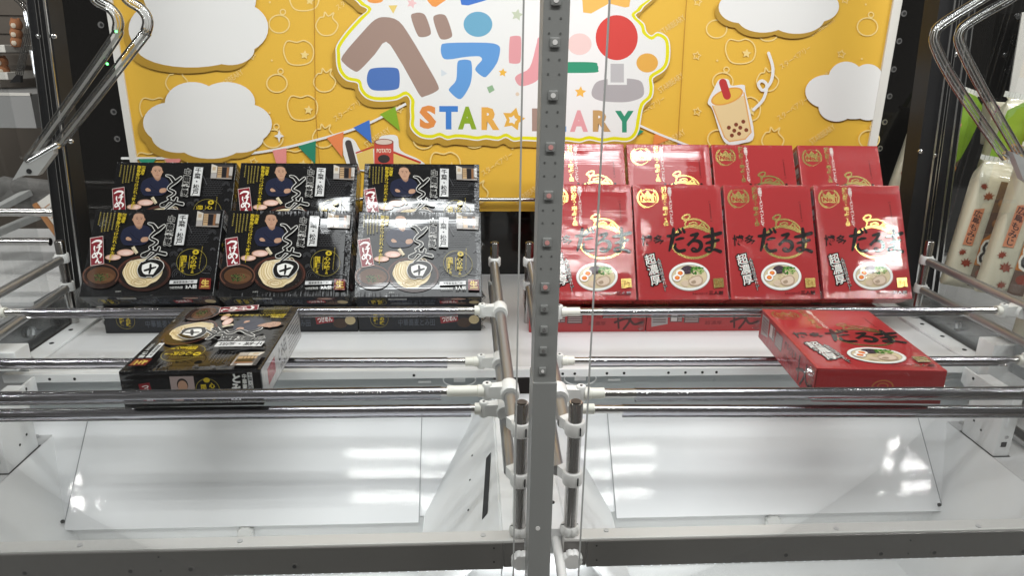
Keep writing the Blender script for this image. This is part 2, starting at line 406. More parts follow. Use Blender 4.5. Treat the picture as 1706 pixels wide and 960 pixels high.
for sd in (-1, 1):
    xi, xo = mir(-0.712, sd), mir(-1.02, sd)
    s_ = struct(MB().box((min(xi, xo), 0.60, ZO - 0.015), (max(xi, xo), 1.45, ZO)).build('side_shelf', SHELFM))
    a = mir(-0.785, sd); b2 = mir(-0.815, sd)
    MB().box((min(a, b2), 0.60, ZO + 0.0005), (max(a, b2), 1.6, ZO + 0.010)).build('sliding_track', CHROMED, s_, bevel=0.001)
    MB().box((min(a, b2) + 0.006, 0.60, ZO + 0.0105), (max(a, b2) - 0.006, 1.6, ZO + 0.011)).build('track_groove', DARK, s_)
    for yy in (0.885, 1.09):
        MB().tube([(mir(-0.735, sd), yy, ZO), (mir(-0.735, sd), yy, ZO + 0.003)], 0.006, 14).build('screw', CHROMED, s_, smooth=True)
# dark gap floor between the machines
struct(MB().box((-3.2, 0.2, 0.30), (3.4, 3.4, 0.33)).build('ground', BROWN))

SEAM = pm('grey seam', (0.30, 0.31, 0.32), 0.6)
# prize chutes
for sd in (-1, 1):
    m_ = lambda x: mir(x, sd)
    t = thing('prize_chute', 'white prize chute with sloping board ' + ('under the black noodle box' if sd < 0 else 'under the red noodle box'), 'chute', 'prize chutes of the two bays')
    def q(name, pts, mat, th=0.004):
        P = [(m_(x), y, z) for x, y, z in pts]
        if sd > 0: P = P[::-1]
        return MB().slab(P, th).build(name, mat, t)
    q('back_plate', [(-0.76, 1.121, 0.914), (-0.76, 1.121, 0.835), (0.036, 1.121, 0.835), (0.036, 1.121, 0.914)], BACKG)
    q('slope_base', [(-0.76, 1.12, 0.842), (-0.76, 0.999, 0.7145), (0.036, 0.999, 0.7145), (0.036, 1.12, 0.842)], BOARD)
    q('slope_board', [(-0.6565, 1.117, 0.8435), (-0.6565, 0.990, 0.7085), (-0.090, 0.990, 0.7085), (-0.090, 1.117, 0.8435)], BOARD, 0.003)
    for xa in (-0.6575, -0.0892):
        q('seam_gap', [(xa - 0.0006, 1.1165, 0.8430), (xa - 0.0006, 0.9895, 0.7080), (xa + 0.0006, 0.9895, 0.7080), (xa + 0.0006, 1.1165, 0.8430)], SEAM, 0.001)
    q('drop_plate', [(-0.76, 1.0005, 0.712), (-0.76, 1.0005, 0.56), (0.036, 1.0005, 0.56), (0.036, 1.0005, 0.712)], WHITE)
    q('tray_floor', [(-0.72, 1.0, 0.60), (-0.72, 0.60, 0.60), (0.036, 0.60, 0.60), (0.036, 1.0, 0.60)], WHITE)
    iw = q('inner_wall', [(0.033, 1.118, 0.8835), (-0.080, 1.118, 0.716), (-0.080, 0.737, 0.716), (0.033, 0.737, 0.8835)], WHITE)
    q('inner_skirt', [(-0.081, 0.9995, 0.7155), (-0.081, 0.9995, 0.57), (-0.081, 0.61, 0.57), (-0.081, 0.61, 0.7155)], WHITE)
    q('outer_wall', [(-0.711, 0.60, 0.8195), (-0.597, 0.60, 0.598), (-0.597, 1.119, 0.598), (-0.711, 1.119, 0.8195)], WHITE)
    q('void_cover', [(-0.080, 0.746, 0.60), (0.036, 0.746, 0.60), (0.036, 0.746, 0.872), (0.030, 0.746, 0.872), (-0.080, 0.746, 0.712)], WHITE)
    # slot with a dark sensor window and bolts on the sloping inner wall
    n = Vector((-0.1675, 0, 0.113)).normalized()
    def on(y, f): return Vector((m_(0.033 - 0.113 * f), y, 0.8835 - 0.1675 * f))
    if sd < 0:
        a, b2 = on(0.93, 0.05), on(0.80, 0.12); c_, d_ = on(0.80, 0.18), on(0.93, 0.11); off = n * 0.0012
        MB().slab([a + off, d_ + off, c_ + off, b2 + off], 0.001).build('sensor_slot', DARK, t)
    for yy, f in ((0.99, 0.3), (0.93, 0.33), (0.86, 0.35)):
        p = on(yy, f); nn = Vector((n.x if sd < 0 else -n.x, 0, n.z)); MB().tube([p, p + nn * 0.0012], 0.0016, 8).build('bolt', DARK, t)
    kx = at(410, 889, 'Y', 0.995) if sd < 0 else at(1287, 870, 'Y', 0.995)
    MB().knob((kx.x, 0.9995, kx.z), (0, -1, 0.25), 0.0135, 0.012).build('knob', PLASTIC, t, smooth=True)
    pc = at(105, 870, 'Y', 0.992) if sd < 0 else at(1564, 842, 'Y', 0.992)
    MB().tube([pc, pc + Vector((0, -0.002, 0.002))], 0.003, 10).build('corner_hole', DARK, t)
    ps = at(55, 903, 'Y', 0.80) if sd < 0 else at(1617, 872, 'Y', 0.80)
    MB().tube([(m_(-0.689), 0.83, 0.775), (m_(-0.684), 0.83, 0.778)], 0.008, 14).build('wall_screw', CHROMED, t, smooth=True)

# front rails
def rail(sd):
    t = thing('front_rail', 'grey front rail below the ' + ('black' if sd < 0 else 'red') + ' box bay, pale top edge and plugged holes', 'rail', 'front rails of the two bays')
    YF, YB = 0.7155, 0.736; zb = at(839, 947, 'Y', YF).z
    xe = 0.062 if sd < 0 else 0.1105
    xo = -0.86 if sd < 0 else 1.0
    x0, x1 = min(xe, xo), max(xe, xo)
    MB().box((x0, YF, zb + 0.002), (x1, YB, ZS)).build('rail_beam', RAILM, t, bevel=0.002)
    px0 = -0.84 if sd < 0 else at(978, 905, 'Y', YF).x; px1 = at(839, 905, 'Y', YF).x if sd < 0 else 0.98
    MB().box((px0, YF - 0.0025, zb), (px1, YF - 0.0002, ZS - 0.002)).build('face_plate', RAILFACE, t, bevel=0.001)
    ex0, ex1 = (px1 + 0.0006, xe) if sd < 0 else (xe, px0 - 0.0006)
    MB().box((ex0, YF - 0.0012, zb + 0.002), (ex1, YF - 0.0002, ZS - 0.003)).build('end_plate', RAILFACE, t)
    for p in (((42, 955), (218, 952), (318, 949), (491, 944)) if sd < 0 else ((1309, 925), (1467, 923), (1556, 921), (1704, 919))):
        q = at(*p, 'Y', YF - 0.0026)
        r = MB().tube([(q.x, YF - 0.0035, q.z), (q.x, YF - 0.0024, q.z)], 0.0042, 16).build('hole_collar', RAILFACE, t, smooth=True)
        MB().tube([(q.x, YF - 0.0039, q.z), (q.x, YF - 0.0036, q.z)], 0.0026, 14).build('bolt_hole', DARK, r)
    for p in (((823, 914), (823, 937), (264, 929), (268, 952)) if sd < 0 else ((994, 910), (994, 934), (1517, 901), (1513, 923))):
        q = at(*p, 'Y', YF - 0.0026); MB().tube([(q.x, YF - 0.0031, q.z), (q.x, YF - 0.0024, q.z)], 0.0012, 8).build('screw_hole', DARK, t)
    for p in (((133, 910), (400, 903), (805, 893)) if sd < 0 else ((1010, 885), (1393, 882), (1630, 878))):
        q = at(*p, 'Z', ZS); MB().tube([(q.x, q.y, ZS - 0.001), (q.x, q.y, ZS + 0.0012)], 0.0032, 14).build('top_screw', SHELFM, t, smooth=True)
    x = px0 + 0.012 if sd < 0 else px0 + 0.07
    while x < px1 - 0.03:
        MB().box((x, YF - 0.0006, zb - 0.0016), (x + 0.0025, YF + 0.004, zb - 0.0005)).build('led_bead', BEAD, t); x += 0.0115
    kx = 0.0562 if sd < 0 else 0.1185
    MB().knob((kx, 0.7275, ZS + 0.0004), (0, 0, 1), 0.0122, 0.012).build('knob', PLASTIC, t, smooth=True)
    MB().box((kx - 0.0105, 0.727, ZS + 0.0125), (kx + 0.0105, 0.728, ZS + 0.0131)).build('knob_slot', DARK, t)
    MB().knob((kx + 0.002, YF - 0.0013, (ZS + zb) / 2 - 0.004), (0, -1, 0), 0.0128, 0.011).build('knob', PLASTIC, t, smooth=True)
rail(-1); rail(1)

# centre pillar with its strip of bosses
DIMP = pm('pressed dimple', (0.10, 0.105, 0.10), 0.5)
PINK = pm('pinkish screw glint', (0.62, 0.30, 0.28), 0.4)  # pink in place of the reflection on a glossy screw
t = thing('center_pillar', 'grey steel door pillar with a row of square bosses between both bays', 'pillar')
MB().box((0.0626, 0.66, 0.55), (0.0862, 0.695, 1.95)).build('pillar_body', PILLARM, t, bevel=0.0015)
MB().box((0.0618, 0.6575, 0.55), (0.0870, 0.697, 1.1249)).build('lower_sleeve', PILLARM, t, bevel=0.001)
ys = [(926, 0), (924, 70), (921, 158.5), (917, 244.5), (914, 325), (911, 403), (908, 477), (906.5, 513), (906, 548), (905, 582.5), (903.5, 616.6)]
for i, (x, y) in enumerate(ys):
    p = at(x, y, 'Y', 0.66); big = y < 500
    r = 0.0044 if big else 0.0038
    bo = MB().box((p.x - r, 0.6565, p.z - r), (p.x + r, 0.6601, p.z + r)).build('boss', PILLARM, t, bevel=0.0012)
    MB().tube([(p.x, 0.6559, p.z), (p.x, 0.6566, p.z)], 0.0023 if big else 0.0017, 14).build('screw', PLASTIC if i < 3 or i > 9 else PINK if i < 7 else CHROMED, bo, smooth=True)  # white and pink heads stand in for reflections on the screws
    if y < 420:
        for dz in (-0.0145, -0.027):
            for dx in (-0.005, 0.005): MB().tube([(p.x + dx, 0.6594, p.z + dz), (p.x + dx, 0.6601, p.z + dz)], 0.0010, 8).build('dimple', DIMP, t)
p = at(896, 881, 'Y', 0.6575); MB().tube([(p.x, 0.6568, p.z), (p.x, 0.6576, p.z)], 0.0026, 16).build('cap', PLASTIC, t)

# sliding glass doors, edge to edge with the pillar
for nm, x0, x1, lb in (('glass_door', -0.95, 0.0440, 'clear sliding glass door before the black noodle boxes'), ('glass_door', 0.1150, 1.10, 'clear sliding glass door before the red noodle boxes')):
    y = 0.640 if x0 < 0 else 0.630
    t = thing(nm, lb, 'glass door', 'sliding glass doors')
    MB().box((x0, y, 0.56), (x1, y + 0.0004, 1.95)).build('pane', PANE, t)
    xe = x1 if x0 < 0 else x0
    MB().box((xe - 0.0008, y - 0.0006, 0.56), (xe + 0.0008, y + 0.0012, 1.95)).build('polished_edge', PANEDGE, t)

# corner posts with chrome fins
for sd in (-1, 1):
    t = thing('corner_post', 'black rear corner post with chrome fins ' + ('beside the black boxes' if sd < 0 else 'between red boxes and maple leaf cake bags'), 'post', 'rear corner posts')
    YB_ = 1.45
    if sd < 0: x0, x1, strips, px = (46, 103), (79, 141), ((0.03, 1.2), (0.45, 1.0), (0.62, 1.0), (0.90, 3.2)), (0, 470)
    else: x0, x1, strips, px = (1566, 1500), (1626, 1566), ((0.37, 3.0), (0.49, 1.2), (0.56, 1.2), (0.80, 3.0), (0.95, 2.0)), (0, 470)
    def lean_bar(pa, pb, y0, y1, mat, nm_, bev):     # a bar between two surveyed lines, y0..y1 deep
        A = [at(pa[0], px[0], 'Y', YB_), at(pb[0], px[0], 'Y', YB_), at(pb[1], px[1], 'Y', YB_), at(pa[1], px[1], 'Y', YB_)]
        def ext(p, q, z): f = (z - p.z) / (q.z - p.z); return p + (q - p) * f
        Q = [ext(A[0], A[3], 2.05), ext(A[1], A[2], 2.05), ext(A[1], A[2], ZF + 0.006), ext(A[0], A[3], ZF + 0.006)]
        MB().add([(v_.x, y_, v_.z) for y_ in (y0, y1) for v_ in Q], [(0, 1, 2, 3), (7, 6, 5, 4), (0, 4, 5, 1), (1, 5, 6, 2), (2, 6, 7, 3), (3, 7, 4, 0)]).build(nm_, mat, t)
    lean_bar(x0, x1, 1.45, 1.50, BLACKP, 'post_body', 0.0)
    for f, wd in strips:
        c0, c1 = x0[0] + (x1[0] - x0[0]) * f, x0[1] + (x1[1] - x0[1]) * f
        lean_bar((c0 - wd / 2, c1 - wd / 2), (c0 + wd / 2, c1 + wd / 2), 1.444, 1.4497, CHROMED, 'chrome_fin', 0.0)
    for p in (((65, 60), (90, 60), (118, 235)) if sd < 0 else ((1591, 90), (1533, 252), (1556, 259))):
        q = at(*p, 'Y', 1.449); MB().tube([(q.x, 1.4495, q.z), (q.x, 1.447, q.z), (q.x, 1.4455, q.z)], [0.005, 0.0045, 0.002], 12).build('screw', CHROMED, t, smooth=True)
    xx = -0.875 if sd < 0 else 1.02
    t2 = thing('side_window', 'clear side window pane ' + ('by the black box bay' if sd < 0 else 'by the red box bay'), 'window pane', 'side windows')
    MB().box((xx - 0.001, 0.75, ZF), (xx + 0.001, 1.44, 1.95)).build('pane', SIDEPANE, t2)
for p in ((169, 41), (183, 138), (190, 186), (196, 231), (177, 90), (1505, 22), (1497, 68), (1488, 115), (1481, 160), (1473, 203), (1465, 247)):
    q = at(*p, 'Y', 1.66)
    r = MB().tube([(q.x, 1.659, q.z), (q.x, 1.6575, q.z)], 0.0068, 16).build('grommet', CHROMED, bw, smooth=True)
    MB().tube([(q.x + 0.001, 1.6574, q.z), (q.x + 0.001, 1.657, q.z)], 0.0036, 12).build('grommet_hole', DARK, r)
# ------------------------------------------------------------------ printed poster on the back wall
YP = 1.62
pt = thing('poster', 'yellow party poster with big coloured logo letters behind the boxes', 'poster')
ztop = 1.98; z0 = at(850, 352, 'Y', YP).z; xl, xr = -0.750, 0.9345
MB().box((xl, YP + 0.0005, z0), (xr, YP + 0.006, ztop)).build('backing_board', FRAMEW, pt)
fwd = 0.016
for a, b2 in ((xl - 0.004, xl + fwd * 0.7), (xr - fwd, xr + 0.004)): MB().box((a, YP - 0.006, z0 - 0.002), (b2, YP + 0.0004, ztop)).build('side_frame', FRAMEW, pt, bevel=0.001)
PPAPER = ink_mat('poster print', 0.42, 0.15, ((3.2, 1, 3.0), 0.25))
def pfn(x, y):
    p = at(x, y, 'Y', YP); return p.x, p.z
P = Print(pfn, lambda u, v, d: (u, YP - d, v), 0.0000015); P.base = 0.00002
YEL, PAT, WHT = (0.73, 0.435, 0.05), (0.82, 0.62, 0.24), (0.76, 0.75, 0.735)
SHD = (0.44, 0.255, 0.03)
P.part('yellow_sheet')
a, b2 = xl + fwd * 0.6, xr - fwd * 0.9
v = P.cur[0]; v += [(a, YP, z0), (b2, YP, z0), (b2, YP, ztop), (a, YP, ztop)]; P.cur[1].append([0, 1, 2, 3]); P.cur[2].append(YEL); P.cur[3].append(0)
P.part('line_pattern')
rnd = random.Random(3)
for r_ in range(9):
    for c_ in range(17):
        x = 215 + c_ * 82 + (r_ % 2) * 41 + rnd.uniform(-6, 6); y = -48 + r_ * 46 + rnd.uniform(-5, 5)
        if not (225 < x < 1450): continue
        k = (c_ * 2 + r_ * 3) % 6
        if k == 0:
            P.ring(x, y, 17, 15, 2.2, PAT, 22); P.ring(x + 6, y - 20, 4.5, 4.5, 2, PAT, 10)
        elif k == 1: P.star(x, y, 7, PAT, 0.2, 0.5, 5, 2); P.ell(x + 34, y + 8, 1.8, 1.8, PAT, 8)
        elif k == 2: P.stroke([(x - 12, y - 10), (x - 18, y + 4), (x - 8, y + 18), (x + 10, y + 17), (x + 19, y + 2), (x + 10, y - 10), (x + 12, y - 19), (x + 3, y - 13), (x - 3, y - 20), (x - 5, y - 12)], 2.2, PAT, 4, closed=True)
        elif k == 3: P.stroke([(x - 26, y - 4), (x - 20, y - 20), (x - 4, y - 18), (x + 8, y - 21), (x + 20, y - 14), (x + 24, y), (x + 18, y + 15), (x, y + 20), (x - 18, y + 16)], 2.2, PAT, 4, closed=True); P.star(x + 9, y + 3, 8, PAT, 0.1)
        elif k == 4: P.htext('STARBEARY', x - 22, y - 5, x + 26, y + 5, PAT, 0.0, rot=-0.60)
        else: P.htext('スターベアリー', x - 30, y - 5, x + 30, y + 5, PAT, 0.0, rot=-0.60)
P.part('fold_line')
for pts in (((524, -5), (526, 180), (533, 272)), ((1143, -5), (1128, 240))): P.stroke(pts, 1.1, (0.42, 0.20, 0.02), 0)
P.part('bunting_string')
P.stroke([(205, 263), (330, 262), (440, 252), (530, 232), (610, 207), (690, 165)], 4, WHT, 5)
for q, col in ((((455, 250), (478, 246), (478, 275), (462, 275)), (0.75, 0.27, 0.25)), (((497, 243), (527, 234), (526, 273)), (0.02, 0.22, 0.13)), (((545, 229), (573, 219), (571, 262)), (0.78, 0.23, 0.08)), (((589, 212), (616, 199), (620, 238)), (0.05, 0.16, 0.52)), (((633, 190), (659, 177), (667, 218)), (0.22, 0.38, 0.02)), (((232, 264), (262, 264), (246, 285)), (0.03, 0.3, 0.18)), (((275, 264), (305, 263), (289, 285)), (0.75, 0.27, 0.25))): P.part('bunting_flag').poly(q, col)
P.part('bunting_string').stroke([(1064, 208), (1110, 228), (1180, 252), (1260, 262)], 3.5, WHT, 5)
for q, col in ((((1056, 212), (1072, 218), (1058, 228)), (0.02, 0.26, 0.14)), (((1090, 222), (1114, 232), (1086, 243)), (0.75, 0.24, 0.06)), (((1128, 238), (1150, 245), (1128, 262)), (0.1, 0.14, 0.5))): P.part('bunting_flag').poly(q, col)
# plain clouds (the figures of the photographed poster are left out)
def puffs(E, dx=0, dy=0, col=WHT):
    for x, y, rx, ry in E: P.ell(x + dx, y + dy, rx, ry, col, 30)
CL1 = [(330, 30, 88, 62), (268, 48, 52, 44), (398, 46, 50, 42), (300, -10, 60, 50), (372, -2, 56, 46), (320, 78, 92, 34), (385, 82, 40, 26)]
CL2 = [(346, 196, 80, 44), (284, 204, 44, 34), (410, 206, 44, 34), (322, 172, 46, 36), (378, 170, 48, 34), (300, 226, 46, 28), (352, 236, 56, 28), (400, 230, 40, 24)]
CL3 = [(1294, 0, 84, 34), (1232, 12, 36, 26), (1270, 28, 44, 26), (1326, 30, 46, 26), (1362, 10, 34, 26), (1300, -14, 60, 40)]
P.part('cloud_picture'); puffs(CL1, -9, 10, SHD); puffs(CL1)
P.part('cloud_picture'); puffs(CL2, -9, 10, SHD); puffs(CL2)
P.part('cloud_picture'); puffs(CL3, -6, 8, SHD); puffs(CL3)
P.part('cloud_picture'); puffs([(1376, 152, 36, 28), (1408, 132, 30, 30), (1444, 132, 26, 26), (1420, 170, 42, 28), (1392, 178, 30, 24), (1444, 176, 26, 24), (1455, 150, 16, 34)])
P.part('sparkle')
for x, y, r_ in ((466, 226, 11),): P.poly([(x, y - r_), (x + 2.5, y - 2.5), (x + r_ * .8, y), (x + 2.5, y + 2.5), (x, y + r_), (x - 2.5, y + 2.5), (x - r_ * .8, y), (x - 2.5, y - 2.5)], WHT)
# the logo plate
def g7(p): return [(560 + x / 4, y / 4) for x, y in p]
def a3(p): return [(900 + x / 3.6925, y / 3.6925) for x, y in p]
L = g7([(105, -200), (135, 10), (205, 62), (150, 110), (60, 210), (0, 300), (-4, 360), (0, 430), (20, 490), (70, 540), (140, 556), (150, 600), (190, 650), (250, 675), (330, 678), (410, 668), (468, 640), (488, 668), (487, 720), (490, 780), (488, 840), (520, 890), (570, 922), (640, 930), (690, 915), (740, 935), (800, 925), (870, 930), (940, 940), (1000, 930), (1080, 940), (1130, 920), (1180, 945), (1250, 940)])
L += a3([(70, 876), (160, 870), (240, 880), (300, 865), (380, 880), (450, 870), (530, 875), (582, 850), (610, 800), (620, 740), (640, 650), (690, 600), (700, 530), (695, 482), (760, 440), (795, 380), (800, 280), (780, 220), (720, 190), (682, 212), (655, 190), (640, 140), (588, 90), (640, 40), (660, -180)])
def inset(p, d):
    n = len(p); out = []; cx = sum(q[0] for q in p) / n; 
    for i in range(n):
        a, b3 = Vector(p[i - 1]), Vector(p[(i + 1) % n]); t_ = (b3 - a).normalized(); nn = Vector((t_.y, -t_.x)); out.append((p[i][0] + nn.x * d, p[i][1] + nn.y * d))
    return out
P.part('logo_plate')
P.blob([(x - 4, y + 9) for x, y in inset(L, 0)], SHD, 3)
P.blob(inset(L, 1), WHT, 3); P.blob(inset(L, 3), (0.72, 0.66, 0.005), 3); P.blob(inset(L, 8.5), WHT, 3)
BRN, BLU, PNK, GRN = (0.33, 0.225, 0.185), (0.115, 0.30, 0.62), (0.70, 0.31, 0.33), (0.03, 0.27, 0.15)
P.part('logo_letter').blob(g7([(45, 370), (180, 210), (260, 130), (330, 112), (420, 140), (500, 250), (600, 420), (680, 565), (670, 605), (590, 640), (560, 635), (500, 530), (420, 390), (335, 276), (260, 360), (160, 465), (120, 470), (55, 420)]), BRN, 3)
P.part('logo_letter').blob(g7([(500, 110), (525, 86), (570, 85), (600, 110), (632, 205), (620, 235), (570, 246), (540, 225)]), BRN, 4)
P.part('logo_letter').blob(g7([(648, 125), (670, 97), (715, 95), (740, 120), (773, 220), (762, 250), (715, 262), (685, 240)]), BRN, 4)
P.part('logo_letter').blob(g7([(700, 310), (740, 285), (1000, 283), (1080, 300), (1092, 340), (1070, 420), (1010, 500), (980, 510), (930, 470), (935, 440), (970, 400), (965, 380), (940, 373), (860, 378), (740, 395), (705, 370)]), BLU, 3)
P.part('logo_letter').blob(g7([(808, 420), (830, 398), (885, 398), (903, 420), (905, 500), (890, 570), (845, 645), (810, 655), (755, 605), (760, 580), (800, 530)]), BLU, 4)
P.part('logo_letter').blob(g7([(1155, 260), (1170, 240), (1215, 238), (1232, 260), (1230, 390), (1215, 420), (1165, 420), (1150, 400)]), PNK, 4)
P.part('logo_letter').blob([(893, 75), (897, 62), (912, 62), (914, 80), (906, 115), (893, 135), (868, 143), (858, 132), (862, 124), (882, 112)], PNK, 4)
P.part('logo_letter').blob(a3([(60, 400), (80, 382), (320, 381), (350, 400), (354, 425), (330, 445), (80, 445), (58, 430)]), GRN, 4)
P.part('logo_letter').ell(560 + 262 / 4, 0, 13, 5, (0.78, 0.30, 0.07)); P.part('logo_letter').poly(g7([(605, -40), (735, -40), (730, 0), (665, 45), (640, 40), (610, 5)]), (0.78, 0.30, 0.07)); P.part('logo_letter').poly(g7([(820, -40), (1040, -40), (1000, 0), (880, 35), (835, 30)]), (0.05, 0.17, 0.55))
P.part('logo_letter').poly(a3([(252, -60), (560, -60), (545, 40), (520, 45), (420, 20), (310, 82), (262, 75)]), (0.80, 0.44, 0.10))
P.part('joystick_picture')
P.blob(a3([(320, 540), (360, 495), (480, 480), (600, 490), (632, 530), (628, 590), (560, 620), (480, 627), (370, 618), (318, 590)]), (0.40, 0.37, 0.38), 4)
P.rect(*a3([(412, 385)])[0], *a3([(530, 520)])[0], WHT); P.rect(*a3([(430, 390)])[0], *a3([(512, 505)])[0], (0.48, 0.46, 0.47))
P.ell(900 + 468 / 3.6925, 230 / 3.6925, 35, 37.5, (0.62, 0.055, 0.045), 36)
# plain shapes where the poster carries small figures, and its own confetti
P.part('logo_ornament').ell(560 + 945 / 4, 160 / 4, 24, 21, (0.14, 0.36, 0.52)); P.part('logo_ornament').blob(g7([(215, 480), (250, 452), (380, 448), (420, 470), (424, 560), (405, 592), (320, 602), (240, 595), (208, 545)]), (0.07, 0.16, 0.44), 4)
P.part('logo_ornament').ell(900 + 240 / 3.6925, 270 / 3.6925, 20, 18, (0.76, 0.55, 0.52)); P.part('logo_ornament').ell(900 + 655 / 3.6925, 385 / 3.6925, 18, 16, (0.72, 0.38, 0.07))
P.part('logo_ornament').star(560 + 1110 / 4, 482 / 4, 7.5, (0.80, 0.44, 0.05), 0.1); P.part('logo_ornament').star(900 + 245 / 3.6925, 565 / 3.6925, 10, (0.80, 0.44, 0.08), 0.1); P.part('logo_ornament').star(560 + 505 / 4, 20 / 4, 9, (0.78, 0.50, 0.50), 0.3); P.part('logo_ornament').star(560 + 1205 / 4, 98 / 4, 10.5, (0.52, 0.56, 0.42), 0.2)
P.part('logo_ornament').poly(g7([(350, 35), (410, 33), (382, 90)]), (0.74, 0.55, 0.16)); P.part('logo_ornament').poly(g7([(700, 460), (742, 488), (702, 508)]), (0.60, 0.64, 0.68)); P.part('logo_ornament').poly(g7([(1004, 580), (1040, 564), (1056, 598), (1020, 620)]), (0.27, 0.42, 0.25)); P.part('logo_ornament').ell(560 + 1207 / 4, 625 / 4, 3.2, 3.2, (0.70, 0.55, 0.42), 12)
for ch, x0, y0, x1, y1, col in (('S', 699, 175, 727, 214, (0.70, 0.25, 0.06)), ('T', 732, 176, 763, 215, (0.05, 0.20, 0.56)), ('A', 763, 177, 794, 215, (0.24, 0.36, 0.015)), ('R', 802, 178, 832, 216, (0.74, 0.38, 0.07)), ('B', 886, 180, 911, 218, (0.34, 0.23, 0.19)), ('E', 914, 182, 943, 219, (0.12, 0.30, 0.60)), ('A', 949, 183, 979, 219, (0.70, 0.32, 0.34)), ('R', 987, 183, 1017, 219, (0.50, 0.30, 0.12)), ('Y', 1024, 184, 1055, 220, (0.03, 0.26, 0.15))): P.part('name_letter').htext(ch, x0, y0, x1, y1, col, 0.055)
P.part('name_star').star(855, 198, 20, (0.74, 0.40, 0.06), 0.25, 0.55); P.star(854, 199, 8, WHT, 0.25, 0.6)
P.part('snack_picture')
P.blob([(572, 232), (590, 232), (604, 252), (628, 244), (632, 230), (640, 225), (662, 226), (668, 250), (700, 266), (705, 282), (590, 282)], WHT, 4)
P.stroke([(581, 238), (592, 282)], 11, (0.06, 0.05, 0.05), 0); P.poly([(594, 256), (622, 246), (624, 282), (600, 282)], (0.74, 0.52, 0.14)); P.poly([(656, 254), (700, 270), (698, 282), (656, 282)], (0.74, 0.52, 0.14)); P.stroke([(594, 254), (622, 244)], 2.5, (0.5, 0.05, 0.03), 0); P.stroke([(656, 253), (700, 270)], 3.5, (0.5, 0.05, 0.03), 0)
P.rect(624, 236, 656, 284, (0.55, 0.07, 0.05)); P.ell(640, 236, 16, 5.5, (0.25, 0.06, 0.04)); P.ell(640, 236, 14, 4.2, (0.68, 0.55, 0.47)); P.htext('POTATO', 628, 247, 652, 254, (0.78, 0.70, 0.55), 0.03); P.ell(640, 264, 10, 7, (0.04, 0.03, 0.03))
P.part('drink_picture')
P.blob([(1178, 170), (1188, 148), (1197, 132), (1212, 132), (1217, 142), (1238, 141), (1241, 155), (1255, 225), (1235, 238), (1212, 240), (1200, 225), (1186, 182)], WHT, 4)
P.poly([(1186, 176), (1239, 158), (1250, 220), (1240, 232), (1212, 235), (1206, 228)], (0.74, 0.56, 0.30)); P.stroke([(1186, 176), (1206, 228), (1214, 235), (1240, 231), (1250, 220), (1238, 154)], 2.2, (0.70, 0.36, 0.12), 0)
P.ell(1210, 160, 28, 12.5, (0.70, 0.33, 0.06), rot=-0.35); P.ell(1210, 160, 25, 10, (0.76, 0.46, 0.07), rot=-0.35); P.stroke([(1203, 137), (1210, 159)], 13, (0.48, 0.035, 0.035), 0)
for x, y in ((1213, 212), (1225, 207), (1237, 202), (1222, 217), (1232, 212), (1218, 225), (1230, 222), (1242, 216)): P.ell(x, y, 3.4, 3.4, (0.20, 0.045, 0.02), 12)
P.stroke([(1279, 88), (1286, 112), (1283, 135), (1270, 150), (1262, 140), (1268, 134), (1276, 142), (1270, 165), (1254, 182)], 5, WHT, 5)
P.build(pt, [PPAPER])
rd = tag(MB().tube([(-0.74, 1.598, at(850, 332, 'Y', 1.6).z), (0.93, 1.598, at(850, 332, 'Y', 1.6).z)], 0.0045, 14).build('poster_rod', CHROME, smooth=True), 'thin chrome bar across the foot of the yellow poster', 'bar')
# ------------------------------------------------------------------ shrink-wrapped noodle boxes
def flaps(parent, W, H, T):
    """Bunched film ears at the lower corners of a wrapped box."""
    r = random.Random(5)
    for sx in (-1, 1):
        mb = MB()
        for k in range(7):
            a = Vector((sx * W / 2, T * (0.1 + 0.12 * k), 0.001 + 0.002 * (k % 2)))
            tip = a + Vector((sx * r.uniform(0.003, 0.010), r.uniform(-0.006, 0.006), r.uniform(0.0, 0.014)))
            mb.add([a, a + Vector((0, T * 0.11, 0.003)), tip, a + Vector((0, 0, 0.016))], [(0, 1, 2), (0, 2, 3), (1, 3, 2)])
        mb.build('film_flap', FLAP, parent)

def carton(parent, W, H, T, mat, col):
    mb = MB().box((-W / 2, 0, 0), (W / 2, T, H))
    o = mb.build('carton', mat, parent, bevel=0.0012)
    return solid(o, col)

